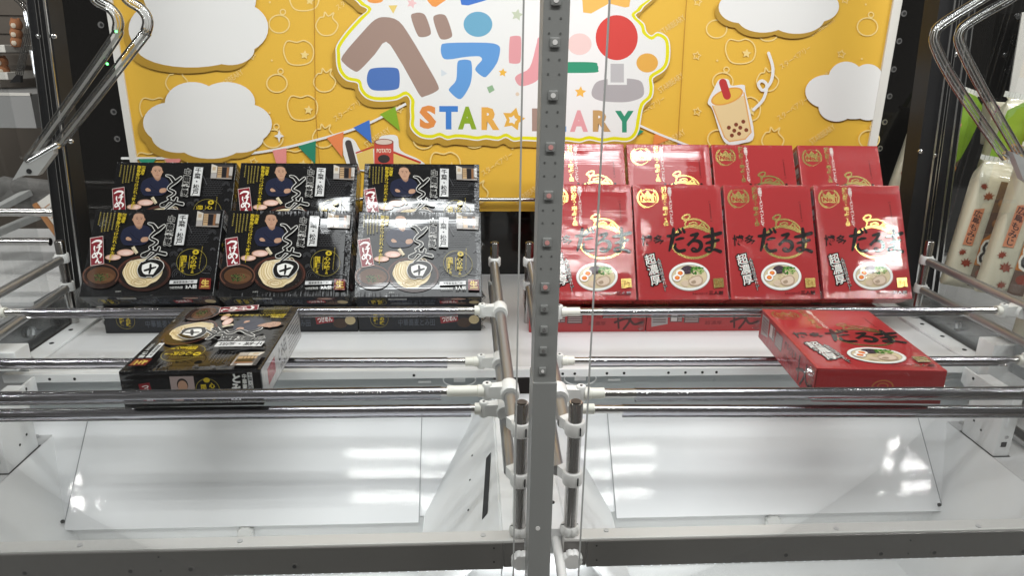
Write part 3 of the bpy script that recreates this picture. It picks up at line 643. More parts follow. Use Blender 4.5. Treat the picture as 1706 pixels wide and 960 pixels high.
# ---- black dipping-noodle box
BW, BH, BT = 0.236, 0.177, 0.052
INKB = film_print('black box print', BW, BH, 0.5, 1.0, 0.05, 0.35)
FOILB = film_print('black box foil', BW, BH, 0.3, 1.0, 0.05, 0.35, 0.7)
def black_box():
    root = thing('noodle_box', '', 'noodle box', 'black wrapped noodle boxes')
    carton(root, BW, BH, BT, INKB, (0.0035, 0.0035, 0.0042))
    hb = homography([(150, 36), (1290, 41), (1215, 850), (10, 815)], [(0, 1), (1, 1), (1, 0), (0, 0)])
    def fn(x, y): u, v = hb(x, y); return u * BW, v * BH
    P = Print(fn, lambda u, v, d: (u - BW / 2, -d, v))
    GR, WH, YL = (0.055, 0.055, 0.06), (0.66, 0.66, 0.64), (0.50, 0.37, 0.02)
    P.part('carp_pattern')
    r = random.Random(2)
    for j in range(9):
        for i in range(7):
            x = 985 + i * 27 + (j % 2) * 13 - j * 3; y = 190 + j * 21
            if i + j * .2 < 7.5: P.ring(x, y, 13, 11, 3, GR, 8, 0.1, math.pi - 0.1)
    for cx, cy, n in ((840, 455, 34), (900, 420, 24), (1190, 260, 34), (1230, 320, 24), (890, 640, 60), (960, 560, 40), (1150, 600, 40), (850, 560, 28), (1200, 420, 22)):
        for k in (1.0, 0.68, 0.38): P.ring(cx, cy, n * k, n * k * 0.85, 4, GR, 18, 2.6, 6.9)
    P.stroke([(1080, 590), (1110, 630), (1180, 640)], 7, GR); P.stroke([(960, 90), (950, 140), (975, 200), (1000, 260)], 9, GR)
    P.part('person_picture')
    NV, SK = (0.011, 0.014, 0.036), (0.42, 0.245, 0.165)
    P.blob([(378, 240), (400, 212), (470, 186), (580, 186), (632, 225), (640, 290), (612, 330), (560, 362), (460, 366), (395, 358), (366, 300)], NV, 4)
    P.poly([(486, 176), (560, 176), (552, 206), (530, 222), (505, 208)], (0.30, 0.17, 0.11)); P.poly([(478, 186), (505, 208), (530, 224), (525, 236), (490, 210)], (0.02, 0.025, 0.055))
    P.ell(522, 128, 50, 66, (0.025, 0.018, 0.015)); P.blob([(474, 120), (486, 88), (525, 78), (562, 90), (572, 122), (568, 158), (548, 188), (524, 197), (498, 186), (478, 158)], SK, 4)
    P.ell(508, 128, 8, 3, (0.05, 0.03, 0.02), 10); P.ell(545, 128, 8, 3, (0.05, 0.03, 0.02), 10); P.stroke([(498, 117), (516, 115)], 4, (0.06, 0.03, 0.02), 0); P.stroke([(536, 115), (556, 118)], 4, (0.06, 0.03, 0.02), 0); P.stroke([(526, 130), (521, 152), (530, 153)], 3, (0.28, 0.14, 0.09), 0); P.stroke([(512, 168), (540, 168)], 4, (0.25, 0.09, 0.07), 0)
    P.ell(472, 134, 6, 13, (0.34, 0.19, 0.12), 10); P.ell(575, 134, 6, 13, (0.34, 0.19, 0.12), 10)
    P.stroke([(400, 300), (450, 335), (530, 345), (600, 318)], 5, (0.004, 0.005, 0.014), 4); P.stroke([(455, 255), (500, 300), (560, 330)], 4, (0.004, 0.005, 0.014), 4)
    P.blob([(412, 300), (430, 287), (455, 300), (462, 318), (436, 322), (418, 316)], SK, 3); P.blob([(545, 312), (560, 295), (600, 292), (614, 308), (600, 330), (565, 338), (546, 330)], SK, 3)
    P.part('pork_picture')
    for x, y, a, b_ in ((305, 470, 70, 27), (412, 430, 76, 31)):
        P.ell(x, y, a, b_, (0.42, 0.24, 0.16), 22); P.ell(x + 3, y + 1, a * .88, b_ * .8, (0.66, 0.44, 0.38), 22); P.ell(x + 12, y + 5, a * .4, b_ * .35, (0.72, 0.54, 0.47), 14)
    P.poly([(462, 388), (488, 372), (525, 432), (502, 447)], (0.62, 0.54, 0.38)); P.stroke([(472, 390), (508, 440)], 4, (0.2, 0.13, 0.06), 0)
    P.part('noodle_picture')
    P.ell(580, 622, 246, 166, (0.030, 0.011, 0.008), 44); P.ring(580, 620, 232, 152, 10, (0.085, 0.028, 0.018), 44, 2.6, 6.6); P.ell(580, 630, 212, 134, (0.010, 0.007, 0.006), 40)
    P.blob([(420, 545), (470, 505), (560, 490), (660, 500), (730, 545), (745, 620), (700, 690), (640, 720), (600, 745), (520, 748), (450, 720), (415, 675), (390, 610)], (0.70, 0.58, 0.36), 4)
    for k in range(22):
        t_ = k / 21; jt = r.uniform(-7, 7); P.stroke([(430 + 120 * t_ + jt, 530 - 26 * t_), (400 + 130 * t_, 600 + jt), (425 + 150 * t_ + jt, 672 - 10 * t_), (505 + 150 * t_, 722 - 40 * t_ + jt), (610 + 112 * t_, 730 - 120 * t_)], r.uniform(3.5, 6.5), r.choice([(0.47, 0.33, 0.15), (0.84, 0.74, 0.52), (0.60, 0.46, 0.25), (0.78, 0.66, 0.42)]), 4)
    for k in range(9): P.stroke([(436 + 28 * k, 524 - 6 * k + r.uniform(-5, 5)), (476 + 29 * k, 505 - 3 * k), (520 + 26 * k, 530 + r.uniform(-6, 10)), (560 + 20 * k, 580)], 5, r.choice([(0.84, 0.77, 0.60), (0.60, 0.47, 0.27), (0.74, 0.65, 0.46)]), 4)
    for k in range(4): P.ring(540, 700 + 4 * k, 70 - 12 * k, 30 - 5 * k, 5, ((0.50, 0.36, 0.17), (0.80, 0.68, 0.45))[k % 2], 20)
    P.part('soup_picture')
    P.ell(205, 638, 162, 116, (0.024, 0.010, 0.007), 36); P.ring(205, 632, 152, 102, 9, (0.13, 0.055, 0.035), 36, 2.4, 6.9); P.ell(208, 628, 136, 86, (0.012, 0.006, 0.004), 32); P.ell(210, 634, 126, 76, (0.085, 0.037, 0.016), 32); P.ell(240, 650, 80, 40, (0.12, 0.055, 0.025), 24)
    for k in range(60):
        a, q = r.uniform(0, 6.28), r.random() ** .6; c = r.choice([(0.012, 0.035, 0.008), (0.03, 0.075, 0.015), (0.07, 0.12, 0.03), (0.01, 0.02, 0.006)])
        P.ell(210 + 72 * q * math.cos(a), 650 + 34 * q * math.sin(a), r.uniform(5, 10), r.uniform(3, 6), c, 7, r.uniform(0, 3)); P.n -= 0
    P.part('shop_picture')
    P.poly([(1050, 62), (1265, 68), (1250, 214), (1040, 206)], (0.10, 0.075, 0.06)); P.poly([(1050, 66), (1108, 68), (1100, 150), (1044, 148)], (0.52, 0.48, 0.42)); P.poly([(1060, 90), (1092, 91), (1088, 125), (1057, 124)], (0.42, 0.32, 0.22)); P.poly([(1044, 150), (1100, 153), (1096, 204), (1040, 202)], (0.33, 0.31, 0.30))
    P.poly([(1112, 90), (1152, 91), (1145, 205), (1104, 203)], (0.40, 0.27, 0.15)); 
    for y in (105, 125, 145, 165): P.stroke([(1112, y), (1150, y + 1)], 5, (0.10, 0.06, 0.035), 0)
    P.poly([(1155, 95), (1200, 97), (1192, 208), (1148, 206)], (0.012, 0.01, 0.012)); P.poly([(1203, 97), (1225, 98), (1216, 210), (1194, 209)], (0.22, 0.10, 0.045)); P.poly([(1228, 90), (1262, 92), (1252, 180), (1220, 178)], (0.40, 0.38, 0.36)); P.poly([(1050, 62), (1265, 68), (1262, 90), (1110, 84)], (0.03, 0.028, 0.03)); P.poly([(1100, 196), (1248, 200), (1247, 213), (1098, 208)], (0.27, 0.24, 0.22))
    P.part('small_lettering')
    P.vtext('超濃厚', (405, 82), (385, 168), 36, YL, 0.02); P.vtext('豚骨魚介つけだれ＋極太麺！', (364, 78), (288, 520), 38, YL, 0.02)
    for x0, y0, x1, y1 in ((318, 78, 292, 232), (288, 76, 258, 246), (258, 76, 232, 246), (230, 78, 206, 252), (200, 72, 178, 190)):
        n = int((y1 - y0) / 15)
        for k in range(n):
            t_ = k / n; x, y = x0 + (x1 - x0) * t_, y0 + (y1 - y0) * t_; s_ = r.uniform(5, 8)
            P.stroke([(x - s_, y + 2), (x + s_ * .7, y + 2)], 2.6, (0.33, 0.26, 0.05), 0, caps=False); P.stroke([(x, y - 2), (x - 2, y + 9)], 2.6, (0.33, 0.26, 0.05), 0, caps=False); P.stroke([(x - s_, y + 8), (x + s_, y + 9)], 2.4, (0.33, 0.26, 0.05), 0, caps=False)
    P.htext('調理例', 336, 780, 384, 793, (0.4, 0.4, 0.38))
    P.part('red_label')
    P.poly([(110, 298), (222, 281), (234, 532), (118, 550)], (0.55, 0.46, 0.44)); P.poly([(114, 303), (219, 287), (230, 527), (122, 544)], (0.19, 0.013, 0.022))
    w_ = (0.80, 0.77, 0.75)
    P.stroke([(128, 345, 8), (165, 325, 18), (205, 330, 20), (200, 352, 14), (178, 368, 7)], 16, w_)
    P.stroke([(150, 375, 12), (148, 400, 12), (156, 418, 6)], 12, w_); P.stroke([(168, 385, 8), (206, 376, 14)], 10, w_); P.stroke([(192, 366, 14), (192, 400, 14), (178, 424, 6)], 12, w_)
    P.stroke([(150, 430, 10), (165, 462, 14), (175, 474, 8)], 12, w_); P.stroke([(185, 425, 12), (165, 460, 10), (138, 474, 14), (136, 450, 8), (175, 432, 12), (210, 448, 16), (200, 474, 10)], 12, w_)
    P.stroke([(180, 486, 12), (160, 522, 13), (172, 506, 8), (186, 508, 12), (190, 522, 13), (212, 516, 7)], 11, w_)
    P.part('title_lettering')
    to = [([(618, 176, 10), (655, 188, 22), (682, 222, 30), (694, 246, 18)], 22), ([(756, 196, 16), (708, 236, 26), (655, 276, 20), (634, 306, 16), (668, 326, 20), (694, 344, 22), (674, 368, 16), (632, 392, 14)], 20),
          ([(632, 396, 12), (652, 404, 20), (628, 430, 16), (566, 462, 22), (596, 470, 18), (640, 428, 16), (690, 436, 18), (772, 456, 26)], 20), ([(716, 398, 18), (700, 434, 22), (652, 474, 16), (602, 512, 10)], 18),
          ([(566, 536, 18), (548, 588, 36), (562, 636, 40), (598, 654, 26)], 34), ([(572, 540, 22), (640, 518, 26), (716, 534, 40), (738, 566, 44), (712, 610, 40), (664, 662, 14)], 34), ([(644, 552, 20), (642, 594, 22), (634, 632, 14)], 20), ([(592, 604, 18), (640, 590, 20), (690, 576, 14)], 18), ([(560, 650, 20), (620, 650, 18), (672, 652, 18)], 20)]
    halo = [(p, w_) for p, w_ in to]
    for p, wd in halo: P.stroke([(x, y, ww + 13) for x, y, ww in p], wd, (0.62, 0.61, 0.58))
    P.blob([(560, 560), (600, 528), (700, 530), (735, 570), (700, 640), (620, 650), (565, 630)], (0.76, 0.75, 0.72), 4)
    for p, wd in to: P.stroke(p, wd, (0.006, 0.006, 0.006))
    P.part('house_lettering')
    P.vtext('中華蕎麦', (826, 112), (786, 384), 66, (0.50, 0.49, 0.47), 0.03, grow=0.04); P.vtext('中華蕎麦', (826, 112), (786, 384), 66, (0.008, 0.008, 0.008), 0.03)
    P.part('place_plate')
    P.poly([(884, 96), (972, 101), (938, 380), (848, 377)], (0.46, 0.46, 0.46)); P.poly([(889, 101), (967, 106), (934, 375), (853, 372)], (0.58, 0.58, 0.58)); P.vtext('千葉・松戸', (926, 106), (892, 372), 60, (0.01, 0.01, 0.01), 0.025)
    P.part('taste_emblem')
    P.ring(1016, 536, 138, 122, 4, (0.22, 0.18, 0.03), 40); P.ell(1050, 446, 30, 23, YL, 18); P.star(1050, 446, 15, (0.05, 0.04, 0.01), 0, 0.6, 6); P.vtext('心の味', (1036, 474), (1028, 600), 58, YL, 0.022); P.vtext('食品', (1026, 600), (1022, 642), 26, YL, 0.02); P.vtext('国麺', (946, 474), (938, 584), 52, YL, 0.022); P.vtext('使用', (936, 584), (933, 630), 24, YL, 0.02)
    P.stroke([(912, 480), (906, 610)], 4, YL, 0); P.stroke([(998, 478), (988, 600)], 4, YL, 0)
    for k in range(16): P.ell(1110 - k * 1.6, 398 + k * 13, 5, 4, (0.30, 0.23, 0.03), 6)
    P.part('serving_label')
    P.poly([(822, 702), (1074, 703), (1070, 738), (818, 736)], (0.56, 0.56, 0.56)); P.htext('濃厚豚骨魚介味', 850, 709, 1042, 733, (0.02, 0.02, 0.02), 0.02); P.htext('つけだれ付', 818, 758, 940, 783, (0.60, 0.60, 0.58), 0.02); P.htext('3人前', 966, 748, 1070, 785, (0.66, 0.66, 0.64), 0.03)
    P.poly([(1098, 688), (1202, 696), (1196, 797), (1088, 790)], (0.13, 0.010, 0.008)); P.htext('生', 1108, 702, 1186, 772, (0.60, 0.44, 0.10), 0.03); P.stroke([(1100, 780), (1186, 784)], 3, (0.5, 0.36, 0.1), 0)
    P.build(root, [INKB, FOILB])
    # side faces
    K = 1000.0
    Q = Print(lambda x, y: (x / K, y / K), lambda u, v, d: (u - BW / 2, v, -d)); Q.part('base_print')
    Q.poly([(3, 3), (233, 3), (233, 49), (3, 49)], (0.004, 0.005, 0.009)); Q.ring(40, 26, 17, 17, .8, (0.2, 0.16, 0.03), 24); Q.vtext('心の味', (45, 14), (45, 38), 9, YL, .04); Q.vtext('国麺', (33, 16), (33, 36), 8, YL, .04); Q.rect(62, 6, 96, 13, (0.4, 0.4, 0.4)); Q.htext('濃厚豚骨魚介味', 65, 7.5, 93, 11.5, (0.02, 0.02, 0.02)); Q.htext('中華蕎麦とみ田', 76, 26, 146, 40, (0.07, 0.08, 0.10), 0.0); Q.htext('豚骨魚介つけだれ', 64, 16, 150, 23, (0.08, 0.09, 0.13), 0)
    Q.poly([(156, 22), (190, 17), (192, 31), (158, 36)], (0.24, 0.02, 0.025)); Q.htext('つけめん', 160, 20, 188, 32, (0.72, 0.70, 0.68), .03, rot=-0.13); Q.ell(203, 34, 14, 10, (0.04, 0.02, 0.012)); Q.ell(222, 28, 10, 9, (0.45, 0.36, 0.2)); Q.ell(192, 10, 14, 4, (0.45, 0.28, 0.22))
    Q.build(root, [INKB])
    Q = Print(lambda x, y: (x / K, y / K), lambda u, v, d: (BW / 2 + d, v, u)); Q.part('end_print')
    Q.rect(62, 8, 92, 44, (0.34, 0.27, 0.26)); Q.ell(77, 20, 7, 9, (0.02, 0.015, 0.013)); Q.ell(77, 22, 6, 8, SK); Q.rect(66, 32, 88, 44, (0.02, 0.025, 0.05)); Q.rect(66, 38, 76, 44, (0.5, 0.33, 0.28)); Q.ring(108, 28, 15, 16, .8, (0.25, 0.2, 0.03), 26); Q.ell(108, 14, 4, 3.5, YL); Q.vtext('心の味', (114, 18), (113, 42), 7, YL, .04); Q.vtext('国麺', (103, 20), (103, 40), 7, YL, .04); Q.vtext('とみ田', (146, 6), (142, 46), 13, WH, .05); Q.vtext('中華蕎麦', (156, 6), (155, 36), 6, WH, .02); Q.rect(160, 4, 166, 34, (0.5, 0.5, 0.5)); Q.vtext('千葉・松戸', (163, 5), (163, 33), 5, (0.02, 0.02, 0.02), 0.02)
    Q.poly([(22, 18), (36, 16), (40, 44), (26, 47)], (0.2, 0.014, 0.02)); Q.vtext('つけめん', (30, 19), (33, 44), 9, WH, .04); Q.build(root, [INKB])
    Q = Print(lambda x, y: (x / K, y / K), lambda u, v, d: (BW / 2 - u, v, BH + d)); Q.part('top_print')
    Q.rect(4, 2, 232, 50, (0.42, 0.42, 0.42)); Q.poly([(30, 14), (70, 12), (70, 36), (30, 38)], (0.3, 0.05, 0.06)); 
    for k in range(7): Q.rect(150, 6 + k * 6, 222, 8 + k * 6, (0.10, 0.10, 0.11))
    Q.htext('とみ田', 90, 10, 138, 32, (0.03, 0.03, 0.03), .03); Q.htext('つけめん', 92, 36, 136, 46, (0.05, 0.05, 0.05), .02); Q.build(root, [INKB])
    flaps(root, BW, BH, BT)
    return root

# ---- red ramen box
RW, RH, RT = 0.174, 0.229, 0.050
REDC = (0.325, 0.028, 0.030)
INKR = film_print('red box print', RW, RH, 0.5, 1.0, 0.05, 0.6)
FOILR = film_print('red box gold foil', RW, RH, 0.22, 1.0, 0.05, 0.6, 0.85)
def red_box():
    root = thing('ramen_box', '', 'noodle box', 'red wrapped ramen boxes')
    carton(root, RW, RH, RT, INKR, REDC)
    hb = homography([(40, 48), (700, 50), (772, 930), (60, 930)], [(0, 1), (1, 1), (1, 0), (0, 0)])
    def fn(x, y): u, v = hb(x, y); return u * RW, v * RH
    P = Print(fn, lambda u, v, d: (u - RW / 2, -d, v))
    GD, BK, WH = (0.50, 0.36, 0.12), (0.012, 0.010, 0.010), (0.74, 0.72, 0.68)
    P.part('edge_crease'); P.stroke([(50, 50), (72, 928)], 3, (0.46, 0.05, 0.05), 0, caps=False)
    P.part('award_emblem')
    for k in range(26):
        a = math.pi * (0.62 + 1.76 * k / 25 + 0) + math.pi * 0.0; a = math.pi / 2 + 0.32 + (2 * math.pi - 1.5) * k / 25 + 0.0
        if 0.62 < abs(((a + math.pi / 2 + math.pi) % (2 * math.pi)) - math.pi): P.ell(152 + 78 * math.cos(a), 148 + 72 * math.sin(a), 11, 5, GD, 8, a + (1.0 if k < 13 else 2.1), True)
    P.ring(152, 148, 70, 64, 3.5, GD, 30, math.pi / 2 + .25, math.pi * 2.5 - .25, True); P.stroke([(120, 205), (152, 218), (185, 205)], 6, GD, 4, True)
    P.poly([(108, 132), (104, 104), (128, 122), (152, 92), (178, 122), (203, 104), (198, 132)], GD, True); P.poly([(92, 132), (216, 132), (208, 176), (188, 184), (152, 178), (116, 184), (98, 176)], GD, True)
    P.htext('No.1', 106, 140, 206, 172, (0.30, 0.016, 0.018), 0.03)
    P.part('award_lettering')
    P.vtext('提供杯数・売上第１位', (274, 66), (288, 356), 40, GD, 0.04, True); P.vtext('全国ラーメンイベントにて', (314, 68), (332, 358), 30, WH, 0.02)
    P.part('small_lettering')
    for k in range(9): P.rect(616 + k * 1.2, 190 + k * 13, 626 + k * 1.2, 197 + k * 13, (0.10, 0.012, 0.012))
    P.stroke([(612, 182), (612, 174), (628, 174)], 3, (0.1, 0.012, 0.012), 0); P.stroke([(638, 312), (638, 321), (624, 321)], 3, (0.1, 0.012, 0.012), 0)
    P.part('gold_emblem')
    P.ring(496, 480, 166, 122, 19, GD, 50, 0, 2 * math.pi, True)
    for pts, wd in (([(432, 306), (408, 300), (432, 276), (464, 274), (462, 296), (424, 322), (452, 312), (510, 306), (570, 326), (612, 366), (612, 386)], 13), ([(440, 326), (430, 352), (452, 360), (470, 344)], 11), ([(462, 340), (500, 328), (524, 340)], 10), ([(474, 356), (504, 344), (518, 354)], 9), ([(530, 366), (556, 344), (580, 352), (566, 372), (546, 372)], 11), ([(560, 336), (600, 384)], 11), ([(436, 360), (500, 368), (560, 384), (604, 404)], 11)): P.stroke(pts, wd, GD, 4, True)
    P.part('title_lettering')
    P.htext('博多', 92, 424, 268, 510, BK, 0.02)
    for pts, wd in (([(690, 379, 17), (722, 376, 22), (760, 366, 15)], 18), ([(728, 333, 17), (724, 372, 26), (714, 420, 24), (699, 470, 13)], 22), ([(744, 402, 12), (768, 394, 18), (791, 392, 11)], 14), ([(740, 428, 12), (736, 452, 18), (758, 474, 20), (796, 469, 20)], 18), ([(759, 334, 12), (772, 356, 17)], 14), ([(784, 329, 12), (796, 353, 18)], 15),
                    ([(838, 374, 14), (862, 369, 20), (882, 364, 17), (862, 392, 15), (838, 416, 16), (816, 438, 19), (842, 414, 13), (872, 408, 18), (897, 420, 24), (902, 446, 25), (884, 470, 20), (858, 476, 14), (842, 466, 12), (852, 454, 10), (870, 462, 10)], 17),
                    ([(922, 384, 14), (962, 377, 24), (1028, 360, 22)], 20), ([(936, 424, 13), (972, 415, 22), (1014, 404, 18)], 18), ([(972, 332, 17), (976, 380, 24), (974, 430, 22), (970, 462, 16)], 20), ([(972, 452, 14), (944, 454, 15), (932, 468, 17), (956, 479, 15), (984, 464, 16), (1026, 478, 22)], 16)):
        P.stroke([(-535 + 1.2057 * x, -23 + 1.2057 * y, w2 * 1.25) for x, y, w2 in pts], wd, BK, 5)
    P.part('rich_lettering')
    for g, c in ((0.10, BK), (0.0, WH)): P.vtext('超濃厚', (150, 574), (206, 812), 84, c, 0.008, grow=g)
    for g, c in ((0.13, BK), (0.0, (0.6, 0.58, 0.55))): P.vtext('人気行列店の味わい！', (220, 604), (278, 860), 28, c, 0.0, grow=g)
    P.part('bowl_picture')
    P.ell(460, 748, 160, 112, (0.42, 0.40, 0.38), 44); P.ell(460, 744, 157, 108, (0.74, 0.73, 0.70), 44); P.ell(460, 746, 140, 92, (0.30, 0.27, 0.24), 40); P.ell(460, 748, 136, 88, (0.58, 0.48, 0.31), 40)
    r = random.Random(4)
    for k in range(24): y = 740 + r.uniform(-30, 70); x = 330 + 130 * (1 if k % 2 else 1.55) * r.uniform(.75, 1.05); P.stroke([(x - 26, y + r.uniform(-8, 8)), (x, y + r.uniform(-8, 8)), (x + 26, y + r.uniform(-8, 8))], 4, ((0.74, 0.64, 0.44), (0.47, 0.36, 0.2))[k % 2], 3) if ((x - 460) / 112) ** 2 + ((y - 748) / 80) ** 2 < .8 else None
    P.blob([(392, 700), (410, 672), (450, 662), (486, 676), (492, 702), (464, 724), (420, 726)], (0.045, 0.028, 0.04), 4)
    for k in range(16): P.stroke([(400 + r.uniform(0, 80), 680 + r.uniform(-5, 35)), (410 + r.uniform(0, 80), 684 + r.uniform(-5, 35))], 3, (0.10, 0.07, 0.09), 0)
    for k in range(60): a, q = r.uniform(0, 6.28), r.random() ** .5; P.ell(520 + 58 * q * math.cos(a), 700 + 30 * q * math.sin(a), r.uniform(5, 9), r.uniform(4, 7), r.choice([(0.06, 0.19, 0.025), (0.16, 0.32, 0.06), (0.34, 0.45, 0.16), (0.03, 0.10, 0.015)]), 7)
    for x, y in ((386, 722), (362, 758)): P.ell(x, y, 36, 30, (0.28, 0.2, 0.14), 22); P.ell(x, y - 2, 34, 28, (0.80, 0.78, 0.72), 22); P.ell(x + 2, y - 1, 20, 16, (0.62, 0.13, 0.03), 18); P.ell(x + 1, y - 3, 11, 8, (0.72, 0.26, 0.05), 12)
    for pts, c in (([(448, 780), (480, 752), (530, 738), (562, 760), (560, 800), (520, 822), (470, 818)], (0.40, 0.29, 0.21)), ([(456, 782), (486, 758), (528, 746), (552, 764), (550, 796), (516, 812), (474, 808)], (0.60, 0.47, 0.37)), ([(392, 800), (424, 778), (450, 790), (446, 822), (420, 826)], (0.56, 0.44, 0.33)), ([(470, 790), (500, 776), (510, 796), (486, 806)], (0.33, 0.24, 0.17))): P.blob(pts, c, 4)
    P.part('gold_seal')
    P.poly([(644, 764), (724, 760), (730, 832), (650, 840)], GD, True); P.htext('半', 654, 772, 688, 826, (0.24, 0.12, 0.03), 0.0); P.htext('生', 688, 784, 722, 834, (0.24, 0.12, 0.03), 0.0)
    P.part('serving_lettering'); P.htext('三人前', 610, 860, 724, 892, BK, 0.03); P.htext('とんこつスープ', 484, 872, 600, 890, BK, 0.02)
    P.build(root, [INKR, FOILR])
    K = 1000.0
    Q = Print(lambda x, y: (x / K, y / K), lambda u, v, d: (-RW / 2 - d, v, RH - u)); Q.part('side_print')
    Q.poly([(8, 6), (40, 4), (42, 34), (10, 40)], (0.30, 0.27, 0.27)); Q.rect(46, 6, 70, 30, (0.10, 0.06, 0.06)); Q.rect(48, 8, 60, 28, (0.5, 0.46, 0.45)); Q.rect(74, 8, 104, 32, (0.09, 0.055, 0.055))
    for k in range(5): Q.rect(12, 9 + k * 5, 38, 11 + k * 5, (0.10, 0.07, 0.07)); Q.rect(62, 8 + k * 4.4, 69, 10 + k * 4.4, (0.42, 0.36, 0.35)); Q.rect(76, 11 + k * 4.2, 102, 12.6 + k * 4.2, (0.42, 0.33, 0.32))
    Q.htext('博多だるま', 112, 8, 160, 22, (0.13, 0.010, 0.012), .02); Q.htext('超濃厚', 116, 28, 150, 36, (0.13, 0.010, 0.012)); Q.stroke([(172, 8), (176, 42)], 4, (0.06, 0.012, 0.012), 0); Q.stroke([(168, 30), (192, 22), (206, 34), (222, 30)], 5, (0.06, 0.012, 0.012)); Q.stroke([(200, 10), (196, 28), (186, 44)], 4.5, (0.06, 0.012, 0.012))
    Q.build(root, [INKR])
    Q = Print(lambda x, y: (x / K, y / K), lambda u, v, d: (u - RW / 2, v, -d)); Q.part('base_print')
    Q.ring(92, 26, 14, 10, 2, (0.42, 0.13, 0.04), 22); Q.ring(92, 24, 7, 4, 1.5, (0.42, 0.13, 0.04), 14); Q.stroke([(1.5, 3), (1.5, 48)], .8, (0.05, 0.01, 0.01), 0); Q.build(root, [INKR])
    flaps(root, RW, RH, RT)
    return root

def lean(o, x_left, W, y, z, ang, yaw=0.0):
    o.rotation_euler = (math.radians(-ang), 0, yaw); o.location = (x_left + W / 2, y, z)
bb = black_box(); A1 = 39.5
row1 = [(-0.7085, 'black box at the outer end of the lower leaning row, beside the chrome frame post'), (-0.4655, 'black box in the middle of the lower leaning row, between two alike'), (-0.2185, 'black box of the lower leaning row with bright glare, next to the dark gap')]
row2 = [(-0.7215, 'black box at the outer end of the upper leaning row, by the black corner post'), (-0.4755, 'black box in the middle of the upper leaning row, under the bunting'), (-0.2235, 'black box of the upper leaning row with the strongest glare, under the printed snack tube')]
first = True
def take(proto, label, state={}):
    if proto.name not in state: state[proto.name] = 1; proto['label'] = label; return proto
    return dup(proto, label)
for i, (x, lb) in enumerate(row1): lean(take(bb, lb), x, BW, 1.247, 1.0165 - 0.002 * i, A1, (0.012, -0.008, 0.004)[i])
for i, (x, lb) in enumerate(row2): lean(take(bb, lb), x * 0.99, BW, 1.3715, 1.083, 37.0, (0.006, -0.004, -0.006)[i])
for i, lb in enumerate(('black box lying flat under the leaning row, by the chrome frame post', 'black box lying flat under the middle of the leaning black row', 'black box lying flat under the leaning row, beside the dark gap')):
    o = take(bb, lb); o.rotation_euler = (math.radians(-90), 0, 0); o.location = (-0.694 + 0.2375 * i + BW / 2, 1.285, ZF + BT)
o = take(bb, 'loose black box lying flat across the rods, printed upside down'); o.rotation_euler = (math.radians(-90), 0, math.radians(-90 + 1.0)); o.location = (-0.365 - BH / 2, 0.966, 1.0535)
rb = red_box(); A2 = 29.6
rl1 = [(0.134, 'red box of the lower leaning row nearest the pillar, glare across its title'), (0.3115, 'red box second from the pillar in the lower leaning row'), (0.490, 'red box third from the pillar in the lower leaning row, matte title without glare'), (0.6715, 'red box at the outer end of the lower leaning row, gold ring shining')]
rl2 = [(0.1405, 'red box of the upper leaning row nearest the pillar'), (0.322, 'red box second from the pillar in the upper leaning row, bright gold crown'), (0.5045, 'red box third from the pillar in the upper leaning row'), (0.691, 'red box at the outer end of the upper leaning row, by the poster edge')]
for i, (x, lb) in enumerate(rl1): lean(take(rb, lb), x + 0.001, RW, 1.243, 1.0065, A2, (0.0, 0.006, -0.006, -0.010)[i])
for i, (x, lb) in enumerate(rl2): lean(take(rb, lb), x * 0.985 + 0.003, RW, 1.352, 1.0755, 32.5, (0.004, -0.004, 0.003, -0.006)[i])
for i, lb in enumerate(('red box lying flat under the leaning row, nearest the pillar', 'red box lying flat under the middle of the leaning red row', 'red box lying flat under the outer end of the leaning red row')):
    o = take(rb, lb); o.rotation_euler = (math.radians(-90), 0, math.radians(90)); o.location = (0.108 + 0.2305 * (i + 1), 1.275 + RW / 2, ZF + RT)
o = take(rb, 'loose red box lying flat across the rods, printed bowl upright'); o.rotation_euler = (math.radians(-90), 0, math.radians(-4.0)); o.location = (0.5445, 0.831, 1.0535)
# plain risers that carry the upper rows
for x0, x1, zt in ((-0.69, 0.01, 1.049), (0.16, 0.84, 1.046)):
    tag(MB().box((x0, 1.475, ZF + 0.0005), (x1, 1.60, 0.985)).box((x0, 1.405, 0.9855), (x1, 1.60, zt)).build('display_riser', FRAMEW), 'plain white display riser behind the ' + ('black' if x0 < 0 else 'red') + ' boxes', 'riser')
# ------------------------------------------------------------------ chrome rod frames that carry the loose boxes
RP = 0.0083                                     # post and depth rod radius
def lerp(a, b, t): return a + (b - a) * t
def clamp_post(parent, p, d, size=1.0):
    """Two-way clamp: a ring round the post at p with a jaw reaching along d to the depth rod."""
    p, d = Vector(p), Vector(d); R_ = 0.0122 * size; h = 0.0085 * size; mb = MB()
    mb.tube([p - Vector((0, 0, h)), p - Vector((0, 0, h * .75)), p + Vector((0, 0, h * .75)), p + Vector((0, 0, h))], [R_ * .93, R_, R_, R_ * .93], 20)
    q = p + d; m_ = lerp(p, q, 0.55); sd = Vector((d.y, -d.x, 0)).normalized() * 0.0075
    z = Vector((0, 0, h * 0.8))
    mb.add([p + sd - z, p - sd - z, q - sd * .9 - z, q + sd * .9 - z, p + sd + z, p - sd + z, q - sd * .9 + z, q + sd * .9 + z], [(0, 1, 2, 3), (7, 6, 5, 4), (0, 4, 5, 1), (1, 5, 6, 2), (2, 6, 7, 3), (3, 7, 4, 0)])
    o = mb.build('clamp', PLASTIC, parent, smooth=True)
    MB().tube([p + Vector((0.002, -0.003, h)), p + Vector((0.002, -0.003, h + 0.0008))], 0.002, 10).build('clamp_screw', DARK, o)
    MB().box((p.x + 0.004, p.y - R_ - 0.0004, p.z - 0.005), (p.x + 0.0055, p.y - R_ + 0.002, p.z + 0.005)).build('clamp_slit', DARK, o)
    return o
